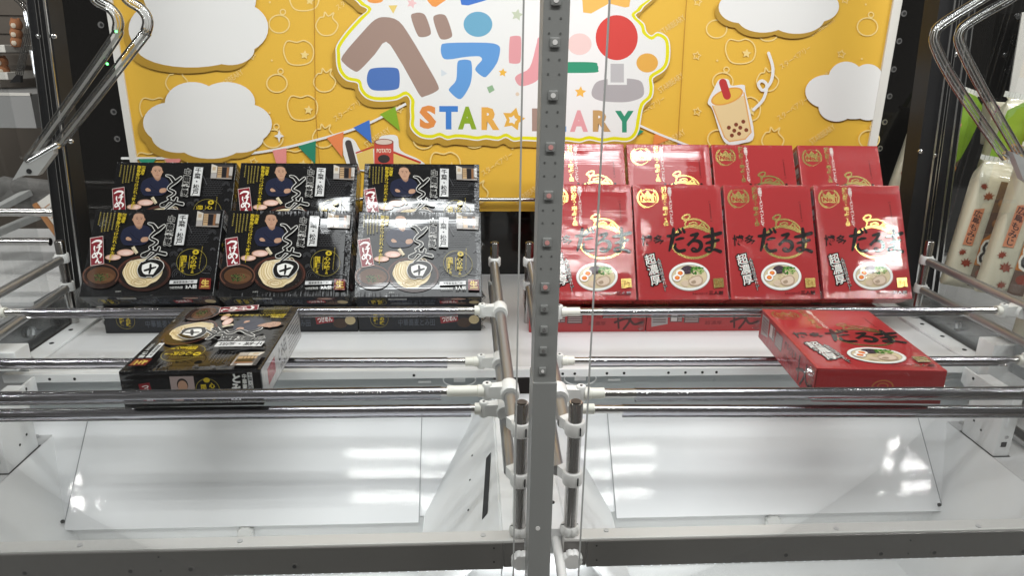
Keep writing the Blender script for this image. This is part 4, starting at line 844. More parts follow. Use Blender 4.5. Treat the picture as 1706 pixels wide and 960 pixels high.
def tee(parent, p, rod_dir, side, ln, r_out, cuff=0.0083):
    """T-clamp: saddle round a depth rod at p, arm of length ln towards side (+1/-1 in x) holding a cross rod."""
    p = Vector(p); d = Vector(rod_dir).normalized(); mb = MB(); X = Vector((side, 0, 0))
    mb.tube([p - d * 0.0135, p - d * 0.0115, p + d * 0.0115, p + d * 0.0135], [0.0113, 0.0124, 0.0124, 0.0113], 20)
    a = p + X * 0.010; hw, hz = 0.0075, 0.0092
    mb.add([a + Vector((0, -hw, -hz)), a + Vector((0, hw, -hz)), a + Vector((0, hw, hz)), a + Vector((0, -hw, hz))] + [a + X * 0.022 + Vector((0, y * .8, z * .8)) for y, z in ((-hw, -hz), (hw, -hz), (hw, hz), (-hw, hz))], [(0, 3, 2, 1), (4, 5, 6, 7), (0, 1, 5, 4), (1, 2, 6, 5), (2, 3, 7, 6), (3, 0, 4, 7)])
    s_ = a + X * 0.019
    mb.tube([s_ + Vector((0, 0, 0.0112)), s_ + Vector((0, 0, 0.0095)), s_ - Vector((0, 0, 0.0095)), s_ - Vector((0, 0, 0.0112))], [0.0056, 0.0066, 0.0066, 0.0056], 16)
    o = mb.build('tee_clamp', PLASTIC, parent, smooth=True)
    MB().tube([s_ + Vector((0, 0, 0.0112)), s_ + Vector((0, 0, 0.0118))], 0.0018, 10).build('clamp_screw', DARK, o)
    MB().tube([p + Vector((-side * 0.0123, -0.003, -0.003)), p + Vector((-side * 0.0130, -0.003, -0.003))], 0.002, 10).build('clamp_hole', DARK, o)
    e = s_ + X * ln
    MB().tube([s_ + X * 0.004, s_ + X * 0.012, s_ + X * 0.0125, e - X * 0.0005, e], [cuff * .98, cuff * .98, cuff * .86, cuff * .86, cuff * .8], 18).build('cuff', CREAM, o, smooth=True)
    return e

def wavy_tube(a, b, r, rin, seg=18, n=60):
    a, b = Vector(a), Vector(b); rr = random.Random(int(a.z * 1e4)); pts, rs = [], []
    for i in range(n + 1):
        pts.append(lerp(a, b, i / n) + Vector((0, rr.uniform(-.0001, .0001), -(r - rin - 0.0007) + rr.uniform(-.0001, .0001)))); rs.append(r + rr.uniform(-.00012, .00012))
    rs[0] = r * 1.04; rs[-1] = r * 1.04
    return MB().tube(pts, rs, seg, cap=False)

RODS = {  # name: (left end pixel, right end pixel, height) in the black bay; then in the red bay; sleeve / bare / cuff ends on the pillar side
    'A': (1.0475, ((10, 520.5), (838, 517)), ((935, 519.5), (1690, 517)), (762, 792), (1003, 965), 0.0058, 0.0084),
    'B': (0.988, ((0, 604), (825, 602)), ((935, 601), (1690, 600)), (745, 775), (982, 957), 0.0053, 0.0083),
    'C': (1.0335, ((0, 662), (850, 651)), ((955, 656), (1706, 653)), (735, 745), (1056, 1005), 0.0060, 0.0089),
    'D': (0.9862, ((0, 690), (838, 681)), ((955, 682), (1706, 684)), (785, 808), (1037, 990), 0.0059, 0.0089)}
for sd in (-1, 1):
    nm = 'black' if sd < 0 else 'red'
    t = thing('rod_rack', 'chrome rod rack with clear sleeves and white clamps carrying the loose %s box' % nm, 'rod rack', 'rod racks of the two bays')
    xi, xf = (0.0435, 0.0562) if sd < 0 else (0.1115, 0.1190)
    xo = -0.7735 if sd < 0 else 0.918
    # posts
    def post(x, y, z0, z1, nmz='post'):
        o = MB().tube([(x, y, z0), (x, y, z1 - 0.001), (x, y, z1)], [RP, RP, RP * .92], 22).build(nmz, CHROME, t, smooth=True)
        MB().tube([(x, y, z1 - 0.002), (x, y, z1 + 0.0012)], RP * .72, 16).build('post_plug', BROWN, o, smooth=True)
    yf = 0.7275
    post(xi, 1.33, ZF, 1.0955); post(xo, 1.33, ZF, 1.0985); post(xf, yf, ZS + 0.0125, 1.066)
    # depth rods
    xu, xl_ = (xi + 0.0005, xf - 0.0125), (xi - 0.0015, xf - 0.016)
    su = -1 if sd < 0 else 1
    zu, zl = (1.0555, 1.028), (1.0073, 0.962)
    bx = (xi + 0.018 * 0 + 0.0, 1.33 - 0.018)
    up0, up1 = Vector((xi + (-0.001 if sd < 0 else 0.002) , 1.315, zu[0])), Vector((xf - 0.010 if sd > 0 else xf - 0.008, 0.747, zu[1]))
    lo0, lo1 = Vector((xi - 0.0045 if sd < 0 else xi + 0.0, 1.315, zl[0])), Vector((xf - 0.0155 if sd > 0 else xf - 0.011, 0.747, zl[1]))
    MB().tube([up0, up1], RP, 20).build('depth_rod', SATIN, t, smooth=True); MB().tube([lo0, lo1], RP * .95, 20).build('depth_rod', SATIN, t, smooth=True)
    clamp_post(t, (xi, 1.33, 1.0568), (0, -0.018, 0)); clamp_post(t, (xi, 1.33, 1.0085), (0, -0.018, 0))
    clamp_post(t, (xf, yf, at(866, 714, 'Y', 0.727).z), (-0.011, 0.018, 0)); clamp_post(t, (xf, yf, at(866, 797, 'Y', 0.727).z), (-0.011, 0.018, 0))
    # outer depth rods
    def outer(pxa, pxb, yb):
        a = Vector((xo + 0.003 * -sd, 1.316, at(*pxa, 'Y', 1.33).z)); q = at(*pxb, 'Y', yb); b2 = Vector((xo, yb, q.z)); e = a + (b2 - a) * (0.58 / (1.316 - yb))
        MB().tube([a, e], RP * .95, 20).build('depth_rod', SATIN, t, smooth=True); clamp_post(t, (xo, 1.33, a.z), (0, -0.018, 0)); return a, e
    if sd < 0: ou = outer((110, 430), (0, 503), 1.1); ol = outer((112, 477), (0, 566), 1.1)
    else: ou = outer((1541, 433), (1690, 503), 1.08); ol = outer((1538, 480), (1652, 550), 1.1)
    # cross rods
    for k, (z, pl, pr, sl, sr, rr, rs) in RODS.items():
        a, b2 = (at(*p, 'Z', z) for p in (pl if sd < 0 else pr))
        inner, outer_ = (b2, a) if sd < 0 else (a, b2)
        rod0, rod1 = (up0, up1) if k in 'AC' else (lo0, lo1)
        f = (inner.y - rod0.y) / (rod1.y - rod0.y); c = rod0 + (rod1 - rod0) * f
        dv = (inner - outer_).normalized()
        far = outer_ + dv * ((xo + sd * -0.012 - outer_.x) / dv.x)
        yl = lambda px, py: outer_ + dv * ((at(px, py, 'Z', z).x - outer_.x) / dv.x)
        s_px, r_px = (sl if sd < 0 else sr); py = inner and (651 if k == 'C' else 681 if k == 'D' else 602 if k == 'B' else 517)
        bare, slv = yl(r_px, py), yl(s_px, py)
        c.z = inner.z; c.y = inner.y
        side = -1 if sd < 0 else 1
        ln = abs(bare.x - (c.x + side * 0.029)); ln = max(ln, 0.008)
        e = tee(t, c, rod1 - rod0, side, ln, rr)
        o = MB().tube([e - Vector((side * 0.004, 0, 0)), bare, far], rr, 18).build('cross_rod', CHROME, t, smooth=True)
        far_s = far
        if k == 'A': far_s = yl(40, 520) if sd < 0 else yl(1618, 517)
        if k == 'B' and sd > 0: far_s = yl(1682, 600)
        wavy_tube(slv, far_s, rs, rr).build('clear_sleeve', SLEEVE, o, smooth=True)
        ro, re = (ou if k in 'AC' else ol)
        c2 = Vector((xo, far.y, far.z)); tee(t, c2, re - ro, -side, 0.01, rr)
# ------------------------------------------------------------------ claws
def claw(label, side):
    t = thing('crane_claw', label, 'claw', 'clear crane claws'); Yc = 1.0
    if side < 0:
        a = [(150, -30), (159, -2), (182, 12), (195, 28), (196, 48), (180, 80), (47, 268)]; b2 = [(196, -30), (211, -2), (234, 14), (245, 32), (242, 52), (228, 72), (94, 243)]
        plate = [(47, 262), (92, 238), (93, 256), (67, 291), (44, 291), (25, 299)]; hole = (53, 284)
    else:
        a = [(1680, -30), (1634, -1), (1572, 38), (1558, 56), (1561, 82), (1596, 146), (1676, 262)]; b2 = [(1730, -30), (1682, -1), (1618, 36), (1601, 55), (1604, 80), (1640, 152), (1703, 262)]
        plate = [(1672, 250), (1704, 266), (1740, 300), (1736, 318), (1716, 312), (1690, 296)]; hole = (1697, 287)
    for k, pts in enumerate((a, b2)):
        c = catmull([tuple(at(*p, 'Y', Yc))[0::2] for p in pts], 7); MB().tube([(x, Yc + 0.002 * k, z) for x, z, _ in c], 0.0068, 16).build('clear_arm', CLAWM, t, smooth=True)
        for dx, dz in ((0.0038, 0.002), (-0.0034, -0.0022), (0.0002, 0.0)): MB().tube([(x + dx, Yc + 0.002 * k + 0.002, z + dz) for x, z, _ in c], 0.0006, 6).build('arm_streak', PLASTIC, t, smooth=True)  # added white threads imitate highlight streaks along the clear arm
    P = [at(*p, 'Y', Yc) for p in plate]
    f = [p + Vector((0, -0.006, 0)) for p in P]
    if side < 0: f = f[::-1]
    MB().slab(f, 0.012).build('tip_plate', CLAWTIP, t)
    h = at(*hole, 'Y', Yc); MB().tube([(h.x, Yc - 0.0068, h.z), (h.x, Yc - 0.0055, h.z)], 0.0035, 14).build('tip_bolt', DARK, t, smooth=True)
    j = at(*((75, 254) if side < 0 else (1690, 268)), 'Y', Yc); MB().tube([j + Vector((-0.022, -0.004, -0.012 if side < 0 else 0.012)), j + Vector((0.022, -0.004, 0.012 if side < 0 else -0.012))], 0.0035, 10).build('tip_pin', CHROMED, t, smooth=True)
    for g in (((194, 52), (179, 106)) if side < 0 else ()):
        q = at(*g, 'Y', Yc - 0.008); MB().tube([(q.x, q.y, q.z), (q.x, q.y - 0.001, q.z)], 0.0016, 10).build('green_led', GREEN, t)
CLAWTIP = pm('frosted claw tip', (0.42, 0.42, 0.41), 0.3, var=0.1, vscale=60)
claw('clear crane claw arm with frosted tip hanging before the chrome corner post, black boxes below', -1)
claw('clear crane claw arm with frosted tip hanging before the maple leaf cake bags', 1)

# ------------------------------------------------------------------ sensor housings on the side shelves
for sd in (-1, 1):
    t = thing('sensor_housing', 'white sheet metal sensor housing standing in the shelf slot by the ' + ('black' if sd < 0 else 'red') + ' box chute', 'sensor housing', 'sensor housings')
    x0 = -0.7135 if sd < 0 else 0.8635; x1 = x0 + sd * 0.026
    MB().box((min(x0, x1), 0.982, ZO - 0.004), (max(x0, x1), 1.062, 0.932)).build('housing_body', WHITE, t, bevel=0.0015)
    MB().box((min(x0, x1) - 0.002, 0.979, ZO + 0.0003), (max(x0, x1) + 0.002, 1.065, ZO + 0.0009)).build('slot_gap', DARK, t)
    xm = (x0 + x1) / 2
    MB().box((xm - 0.0045, 0.9812, ZO + 0.018), (xm + 0.0045, 0.9826, ZO + 0.027)).build('sensor_window', DARK, t)
    MB().tube([(xm + 0.002, 0.9815, ZO + 0.036), (xm + 0.002, 0.9826, ZO + 0.036)], 0.0034, 14).build('screw', CHROMED, t, smooth=True)
    for y, z in ((1.04, 0.035), (1.0, 0.085), (1.02, 0.028)): MB().tube([(x0 - sd * 0.0005, y, ZO + z), (x0 + sd * 0.001, y, ZO + z)], 0.0022, 10).build('side_hole', DARK, t)
    kx = x1 + sd * 0.016
    MB().knob((kx, 0.978, 0.902), (0, -1, 0), 0.012, 0.010).build('knob', PLASTIC, t, smooth=True); MB().box((min(x1, kx), 0.981, 0.899), (max(x1, kx), 0.987, 0.911)).build('knob_bracket', WHITE, t)
    t2 = thing('gusset_plate', 'white bracket plate with holes under the playfield edge by the ' + ('black' if sd < 0 else 'red') + ' boxes', 'bracket', 'gusset plates')
    xg = -0.722 if sd < 0 else 0.872
    MB().slab([(xg, 1.103, ZF - 0.002), (xg, 0.98, ZF - 0.004), (xg, 0.98, 0.875), (xg, 1.03, 0.868), (xg, 1.103, 0.90)][::(1 if sd < 0 else -1)], 0.004).build('plate', WHITE, t2)
    for y, z in ((1.075, 0.918), (1.05, 0.908), (1.01, 0.896)): MB().tube([(xg - sd * 0.0006, y, z), (xg + sd * 0.001, y, z)], 0.0028, 10).build('plate_hole', DARK, t2)
    t3 = thing('rod_mount', 'white upright mounting block with a slanted dark notch beside the rods of the ' + ('black' if sd < 0 else 'red') + ' bay', 'mounting block', 'rod mounts')
    a, b2 = (at(-40, 620, 'Y', 1.08), at(23, 588, 'Y', 1.08)) if sd < 0 else (at(1640, 645, 'Y', 1.08), at(1730, 575, 'Y', 1.08))
    MB().box((a.x, 1.08, a.z), (b2.x, 1.12, b2.z)).build('block', WHITE, t3, bevel=0.002)
    xq = b2.x - 0.012 if sd < 0 else a.x + 0.012
    MB().slab([(xq - 0.010, 1.0794, a.z + 0.010), (xq + 0.010, 1.0794, a.z + 0.004), (xq + 0.010, 1.0794, a.z + 0.012), (xq - 0.010, 1.0794, a.z + 0.018)], 0.0004).build('notch', DARK, t3)
# embossed fittings seen under the playfield edge
for x in (0.012, 0.20):
    t = thing('oval_boss', 'embossed oval fitting on the chute back plate ' + ('of the black box bay' if x < 0.1 else 'of the red box bay'), 'fitting', 'oval fittings')
    c_ = Vector((x - 0.035, 1.1168, 0.906)) if x < 0.1 else Vector((x - 0.012, 1.1168, 0.906))
    pts = [c_ + Vector((0.028 * math.cos(a), 0, 0.013 * math.sin(a))) for a in [i * math.pi / 14 for i in range(29)]]
    MB().tube(pts, 0.0012, 8).build('oval_rim', WHITE, t, smooth=True)
    MB().box((c_.x - 0.01, 1.1155, c_.z - 0.004), (c_.x + 0.01, 1.1169, c_.z + 0.006)).build('oval_plate', WHITE, t, bevel=0.0005)
    for dx in (-0.06, 0.06): MB().box((c_.x + dx - 0.011, 1.114, c_.z - 0.004), (c_.x + dx + 0.011, 1.1169, c_.z + 0.0)).build('tab', WHITE, t, bevel=0.0005)
# clear side strips with round bumpers along the playfield
for sd in (-1, 1):
    t = thing('acrylic_strip', 'clear acrylic side strip with round bumpers along the ' + ('black' if sd < 0 else 'red') + ' box playfield', 'acrylic strip', 'acrylic strips')
    x = -0.79 if sd < 0 else 0.937
    MB().box((x - 0.0015, 1.01, ZF + 0.001), (x + 0.0015, 1.43, ZF + 0.055)).build('strip', ACRYL, t)
    for y in (1.10, 1.22): MB().tube([(x - sd * 0.0016, y, ZF + 0.03), (x - sd * 0.006, y, ZF + 0.03)], 0.011, 18).build('bumper', ACRYL, t, smooth=True)

# ------------------------------------------------------------------ neighbouring machine with maple leaf cake bags (beyond the red boxes)
BAGC = (0.60, 0.57, 0.44)
BAGM = ink_mat('cake bag print', 0.28, 0.6, ((22, 22, 9), 0.5))
BAGB = BAGM
def leaf(P, x, y, s, col, rot=0.0):
    sp = [(0, 1.0), (0.16, .42), (.52, .72), (.42, .25), (.98, .32), (.55, .0), (.72, -.42), (.25, -.3), (.05, -.62), (-.05, -.62), (-.25, -.3), (-.72, -.42), (-.55, 0), (-.98, .32), (-.42, .25), (-.52, .72), (-.16, .42)]
    ca, sa = math.cos(rot), math.sin(rot); P.poly([(x + s * (a * ca - b_ * sa), y - s * (a * sa + b_ * ca)) for a, b_ in sp], col)
def cake_bag():
    """A tall pillow bag standing on its end: cream film, leaf print, text stripe; window on one long side."""
    root = thing('cake_bag', '', 'cake bag', 'maple leaf cake bags beyond the red boxes')
    W, D, Hh = 0.105, 0.052, 0.34; mb = MB(); r = random.Random(8); prof = [(0, .30, 1.0), (.03, .75, 1.02), (.07, 1.0, 1.0), (.5, 1.0, 1.0), (.84, 1.0, 1.0), (.90, .9, .98), (.955, .35, .84), (.985, .10, .80), (1.0, .05, .88)]
    seg = 20; base = 0; rows = []
    for h, dd, ww in prof:
        row = []
        for k in range(seg):
            a = 2 * math.pi * k / seg; cx_, cy_ = math.cos(a), math.sin(a); e = 0.45
            row.append(Vector((W / 2 * ww * math.copysign(abs(cx_) ** e, cx_) + r.uniform(-.0015, .0015), D / 2 * dd * math.copysign(abs(cy_) ** e, cy_) + r.uniform(-.0015, .0015), h * Hh)))
        rows.append(row)
    vs = [v for rw in rows for v in rw]; fs = []
    for i in range(len(rows) - 1):
        for k in range(seg): fs.append([i * seg + k, i * seg + (k + 1) % seg, (i + 1) * seg + (k + 1) % seg, (i + 1) * seg + k])
    fs.append(list(reversed(range(seg)))); fs.append([(len(rows) - 1) * seg + k for k in range(seg)])
    mb.add(vs, fs); o = mb.build('bag_film', BAGM, root, smooth=True); solid(o, BAGC)
    cr = MB()
    for i in range(18): cr.box((-W / 2 + i * W / 18, -0.0015 + 0.001 * (i % 2), Hh), (-W / 2 + (i + .8) * W / 18, 0.0005 + 0.001 * (i % 2), Hh + 0.012))
    solid(cr.build('crimped_seal', BAGM, root), (0.66, 0.66, 0.62))
    P = Print(lambda x, y: (x, 1 - y), lambda u, v, d: ((u - 0.5) * W, -D / 2 - 0.002 - d, v * Hh), 0.00001)
    P.part('leaf_print'); RL = (0.23, 0.045, 0.025)
    for x, y, s, ro in ((0.34, 0.27, 0.13, 0.2), (0.16, 0.20, 0.10, -0.3), (0.30, 0.80, 0.14, -0.1), (0.14, 0.72, .10, .5), (0.34, .92, .10, .3)): 
        sp = []; leaf_s = s
        sx, sy = 1.0, W / Hh
        Pp = P; q = [(0, 1.0), (0.16, .42), (.52, .72), (.42, .25), (.98, .32), (.55, .0), (.72, -.42), (.25, -.3), (.05, -.62), (-.05, -.62), (-.25, -.3), (-.72, -.42), (-.55, 0), (-.98, .32), (-.42, .25), (-.52, .72), (-.16, .42)]
        ca, sa = math.cos(ro), math.sin(ro); P.poly([(x + s * 1.15 * (a * ca - b_ * sa), y - s * 1.15 * (a * sa + b_ * ca) * sy) for a, b_ in q], RL)
    P.part('text_stripe'); P.poly([(0.10, 0.38), (0.34, 0.36), (0.32, 0.66), (0.08, 0.66)], (0.60, 0.24, 0.13)); P.vtext('広島もみじ', (0.22, 0.385), (0.20, 0.65), 0.20, (0.03, 0.02, 0.03), 0.02)
    P.build(root, [BAGM])
    P = Print(lambda x, y: (x, 1 - y), lambda u, v, d: ((u - 0.5) * W, -D / 2 - 0.002 - d, v * Hh), 0.00001)
    P.n = 30; P.part('window_print'); P.poly([(0.52, 0.14), (1.0, 0.14), (1.0, 0.97), (0.50, 0.97)], (0.13, 0.08, 0.06))
    for x, y, s in ((.70, .30, .10), (.86, .36, .11), (.72, .46, .11), (.90, .52, .1)): P.ell(x, y, s, s * .30, (0.28, 0.135, 0.06), 14); P.ell(x - .015, y - .008, s * .6, s * .16, (0.40, 0.21, 0.10), 10)
    P.poly([(0.50, 0.60), (0.68, 0.54), (1.0, 0.64), (1.0, 0.80), (0.50, 0.80)], (0.50, 0.17, 0.03)); P.htext('8', 0.56, 0.60, 0.86, 0.785, (0.74, 0.72, 0.65), 0.0, grow=0.07); P.htext('8', 0.56, 0.60, 0.86, 0.785, (0.012, 0.012, 0.015), 0.0); P.ell(.74, .86, .16, .035, (0.26, 0.05, 0.03), 9); P.ell(.90, .21, .06, .016, (0.5, 0.03, 0.03), 12)
    P.build(root, [BAGM])
    return root
def green_band(root):
    P = Print(lambda x, y: (x, 1 - y), lambda u, v, d: ((u - 0.5) * 0.105, -0.0285 - d, v * 0.34), 0.00001); P.n = 60
    P.part('green_band'); P.blob([(-0.0, 0.09), (0.99, 0.09), (1.0, 0.55), (0.72, 0.60), (0.62, 0.70), (0.2, 0.86), (0.02, 0.80)], (0.19, 0.34, 0.02), 3); P.poly([(0.30, 0.28), (0.62, 0.28), (0.60, 0.62), (0.28, 0.62)], (0.60, 0.27, 0.14)); P.vtext('広島もみじ', (0.46, 0.29), (0.44, 0.61), 0.27, (0.03, 0.02, 0.03), 0.03)
    P.build(root, [BAGM])
bag = cake_bag()
struct(MB().box((1.03, 0.8, 0.86), (2.6, 2.3, 0.885)).build('neighbour_shelf', SHELFM))
def place(o, px, py, Y, h, rz, tilt):
    p = at(px, py, 'Y', Y); o.location = p; k = h / 0.34; o.scale = (k, k, k); o.rotation_euler = (math.radians(-6), math.radians(tilt), rz); return o
bags = [(1600, 478, 1.36, 0.262, -0.15, 8, 'cream cake bag closest to the chrome post, leaf print and orange 8 panel'), (1662, 492, 1.27, 0.285, -0.15, 9, 'tall cream cake bag in the middle with its plastic window and orange 8 panel'), (1716, 585, 1.10, 0.225, -0.1, 7, 'cream cake bag cut by the picture edge, lowest of the bags'),
        (1628, 420, 1.50, 0.34, -0.1, 9, 'green banded cake bag behind the cream ones'), (1497, 330, 1.60, 0.20, 0.0, 14, 'cake bag seen between poster edge and corner post'), (1530, 335, 1.58, 0.26, 0.0, 17, 'green banded cake bag half hidden by the corner post'), (1700, 400, 1.45, 0.26, -0.1, 5, 'cake bag behind the middle one, half hidden by the claw tip'), (1668, 455, 1.42, 0.27, -0.12, 8, 'cake bag squeezed between the tall middle bag and the one by the chrome post'), (1735, 480, 1.28, 0.28, -0.1, 8, 'cake bag standing behind the lowest bag at the picture edge')]
reds = []
for i, (px, py, Y, h, rz, tl, lb) in enumerate(bags):
    o = bag if i == 0 else dup(bag, lb); o['label'] = lb; place(o, px, py, Y, h, rz, tl); reds.append(o)
for k in (3, 5): green_band(reds[k])
# a flat gift pack lying against the back
gp = thing('gift_pack', 'cream gift pack with orange label and purple leaves above the cake bags', 'gift pack')
a, b2, c_, d_ = at(1648, 238, 'Y', 1.56), at(1760, 252, 'Y', 1.56), at(1760, 176, 'Y', 1.58), at(1652, 168, 'Y', 1.58)
solid(MB().slab([a, b2, c_, d_], 0.03).build('pack_body', BAGM, gp, bevel=0.003), (0.62, 0.58, 0.44))
nrm = (b2 - a).cross(d_ - a).normalized()
PP = Print(lambda x, y: (x, y), lambda u, v, d: a.lerp(b2, u).lerp(d_.lerp(c_, u), v) + nrm * (d * 4 + 0.0002), 0.00001)
PP.part('orange_label').poly([(.42, .35), (.75, .35), (.75, .78), (.42, .78)], (0.62, 0.22, 0.07))
PP.part('purple_leaf').poly([(.05, .30), (.12, .55), (.20, .35), (.26, .70), (.17, .80), (.10, .92), (.04, .70)], (0.36, 0.10, 0.22)); PP.part('purple_leaf').poly([(.36, .12), (.42, .34), (.50, .22), (.55, .05), (.44, .0)], (0.36, 0.12, 0.30)); PP.part('tan_cake').ell(.30, .42, .10, .30, (0.42, 0.24, 0.13), 12)
PP.build(gp, [BAGM])
# white placard and dark back of the neighbouring machine
nb = tag(MB().box((1.03, 1.95, 0.9), (2.6, 1.98, 2.2)).build('neighbour_back_panel', BLACKG), 'black back panel of the neighbouring machine behind the cake bags', 'panel')
for p in ((1695, 27), (1688, 70), (1678, 118)):
    q = at(*p, 'Y', 1.95); r = MB().tube([(q.x, 1.949, q.z), (q.x, 1.947, q.z)], 0.0075, 16).build('grommet', CHROMED, nb, smooth=True); MB().tube([(q.x, 1.9468, q.z), (q.x, 1.9463, q.z)], 0.0036, 12).build('grommet_hole', DARK, r)
a = at(1706, 40, 'Y', 1.9); tag(MB().slab([at(1703, 20, 'Y', 1.9), at(1680, 165, 'Y', 1.9), at(1800, 175, 'Y', 1.9), at(1800, 15, 'Y', 1.9)], 0.004).build('white_placard', FRAMEW), 'white placard of the neighbouring machine above the cake bags', 'placard')

# ------------------------------------------------------------------ neighbouring machines and shop on the other side
GREYP = pm('grey panel', (0.30, 0.30, 0.30), 0.4, var=0.12, vscale=3); WOODG = pm('grey brown slats', (0.10, 0.082, 0.066), 0.5, var=0.3, vscale=4); PLUSH = pm('brown plush', (0.30, 0.12, 0.05), 0.9, var=0.3, vscale=60); CLOTH = pm('grey cloth', (0.13, 0.125, 0.12), 0.7, var=0.4, vscale=18, bump=(40, 0.6, 0.01))
sb = tag(MB().box((-3.2, 2.70, 0.6), (-1.08, 2.74, 2.4)).build('shop_wall', WOODG), 'grey brown shop wall beyond the machine by the black boxes', 'wall')
k = 0
for z in [1.30 + 0.06 * i for i in range(14)]: MB().box((-3.1, 2.692, z), (-1.1, 2.6995, z + 0.052)).build('slat', WOODG, sb)
t = thing('toy_shelf', 'white shop shelf with brown plush toys beyond the corner post', 'shelf')
for y in (80, 124):
    p, q = at(-60, y + 2, 'Y', 2.5), at(40 if y < 100 else 44, y - 2, 'Y', 2.5); MB().box((p.x, 2.40, p.z - 0.006), (q.x, 2.62, q.z + 0.006)).build('shelf_board', FRAMEW, t, bevel=0.002)
lab = iter(('topmost plush toy of the stack on the shop shelf', 'middle plush toy of the stack on the shop shelf', 'lowest plush toy of the stack on the shop shelf', 'plush toy on the lower shop shelf, upper of two', 'plush toy on the lower shop shelf, lower of two'))
EYE = pm('cream plush patch', (0.6, 0.52, 0.42), 0.9)
for x, y in ((27, 40), (27, 55), (28, 69), (3, 102), (6, 116)):
    p = at(x, y, 'Y', 2.45); t = thing('plush_toy', next(lab), 'plush toy', 'brown plush toys')
    MB().tube([p + Vector((0, 0, z)) for z in (-.017, -.015, -.008, 0.0, .009, .015, .017)], [.006, .013, .017, .018, .016, .010, .003], 14).build('body', PLUSH, t, smooth=True)
    for dx in (-.010, .010): MB().tube([p + Vector((dx, 0, z)) for z in (.010, .016, .019)], [.005, .005, .001], 8).build('ear', PLUSH, t, smooth=True)
    MB().tube([p + Vector((0, -.0165, -.004)), p + Vector((0, -.020, -.004))], [.008, .003], 10).build('muzzle', EYE, t, smooth=True)
for px, y0, y1, n in ((42, 20, 44, 9), (55, 86, 124, 14)):
    t = thing('led_strip', 'dotted white LED strip ' + ('higher up the shop upright' if px < 50 else 'lower down the shop upright'), 'LED strip', 'LED strips on the shop upright'); sp = MB()
    for i in range(n):
        q = at(px + 5 * i / n, y0 + (y1 - y0) * i / n, 'Y', 2.3); MB().box(q - Vector((.0035, .003, .0025)), q + Vector((.0035, 0, .0025))).build('led_bead', BEAD, t)
    a, b2 = at(px, y0 - 3, 'Y', 2.3), at(px + 5, y1 + 3, 'Y', 2.3); sp.box((min(a.x, b2.x) - .006, 2.301, b2.z), (max(a.x, b2.x) + .006, 2.306, a.z)); sp.build('strip_base', GREYP, t)
p, q = at(-80, 212, 'Y', 2.2), at(50, 157, 'Y', 2.2)
t = thing('counter_front', 'pale grey lit counter front beyond the claw', 'counter'); MB().box((p.x, 2.20, p.z), (q.x, 2.6, q.z)).build('front_panel', GREYP, t); MB().box((p.x, 2.199, q.z - 0.004), (q.x, 2.21, q.z + 0.004)).build('top_edge', FRAMEW, t)
# crumpled grey cloth
t = MB(); r = random.Random(9)
for i in range(9):
    a = at(-20 + 10 * i, 345 - 3 * (i % 3), 'Y', 1.75); t.tube([a + Vector((-.10, .02 * (i % 3), .0)), a + Vector((-.03, 0, .035 + r.uniform(-.01, .02))), a + Vector((.05, .02, .03)), a + Vector((.12, .0, -.02))], [.018, .024, .022, .016], 10)
tag(t.build('folded_cloth', CLOTH, smooth=True), 'crumpled dark grey cloth behind the side window', 'cloth')
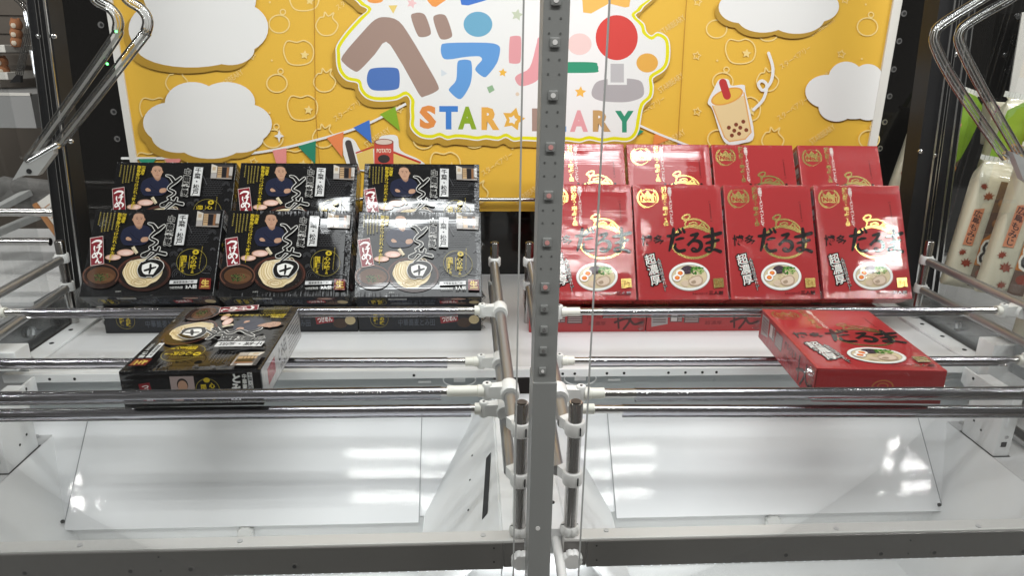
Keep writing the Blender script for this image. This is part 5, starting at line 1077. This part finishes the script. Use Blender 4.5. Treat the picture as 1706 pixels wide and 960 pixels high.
# leaflet
lf = thing('leaflet', 'white printed leaflet with orange edge behind the chrome frame post', 'leaflet')
L4 = [at(58, 340, 'Y', 1.62), at(100, 398, 'Y', 1.60), at(118, 372, 'Y', 1.62), at(90, 318, 'Y', 1.64)]
MB().slab(L4, 0.003).build('sheet', FRAMEW, lf)
ORG = pm('orange edge', (0.40, 0.17, 0.05), 0.5); MB().tube([L4[0], L4[1]], 0.006, 8).build('orange_edge', ORG, lf, smooth=True)
nn = (L4[1] - L4[0]).cross(L4[3] - L4[0]).normalized()
for i in range(6):
    a = L4[0].lerp(L4[1], .2 + .1 * i); b2 = L4[3].lerp(L4[2], .2 + .1 * i); c = a.lerp(b2, .25); d = a.lerp(b2, .55 + .25 * (i % 2)); o_ = nn * 0.0008; w_ = (L4[1] - L4[0]) * .02
    MB().slab([c + o_, c + w_ + o_, d + w_ + o_, d + o_], 0.0005).build('printed_line', CLOTH if i % 3 else ORG, lf)
# neighbour's bright playfield and rods
nf = struct(MB().box((-2.6, 1.42, 0.925), (-0.90, 2.05, 0.945)).build('neighbour_floor', FLOORM)); MB().box((-2.6, 1.30, 0.925), (-0.90, 1.418, 0.938)).build('edge_plate', GREYP, nf, bevel=0.002); MB().box((-2.6, 1.12, 0.925), (-0.90, 1.298, 0.936)).build('front_plate', FLOORM, nf, bevel=0.002)
for y in (353, 402):
    a, b2 = at(-120, y, 'Y', 1.5), at(100 if y < 380 else 84, y + 1, 'Y', 1.5); o = tag(MB().tube([a, b2], 0.0085, 16).build('neighbour_rod', CHROME, smooth=True), ('upper' if y < 380 else 'lower') + ' chrome rod of the neighbouring machine', 'rod', 'neighbour rods')
for (x0, y0, x1, y1), nm2 in (((-30, 372, 62, 322), 'higher'), ((-30, 408, 72, 364), 'lower')):
    a, b2 = at(x0, y0, 'Y', 1.62), at(x1, y1, 'Y', 1.75); d = Vector((0, 0, 0.016)); tag(MB().slab([a, b2, b2 + d, a + d], 0.02).build('clear_guide', CLAWTIP, bevel=0.002), nm2 + ' slanted clear guide bar of the neighbouring machine', 'guide bar', 'slanted guide bars')
# neighbour's claw
t = thing('neighbour_claw', 'small clear claw of the neighbouring machine with black tip', 'claw')
for d in (0, 6, 12):
    c = catmull([tuple(at(*p, 'Y', 1.75))[0::2] for p in ((20 + d, -8), (36 + d, 8), (46 + d * .6, 26), (45 + d * .5, 48), (29 + d * .5, 124))], 6); MB().tube([(x, 1.75, z) for x, z, _ in c], 0.0045, 12).build('clear_arm', CLAWM, t, smooth=True)
MB().slab([at(*p, 'Y', 1.745) for p in ((27, 124), (16, 137), (34, 137), (34, 126))], 0.01).build('tip', BLACKP, t)
bpy.data.objects.remove(FO)
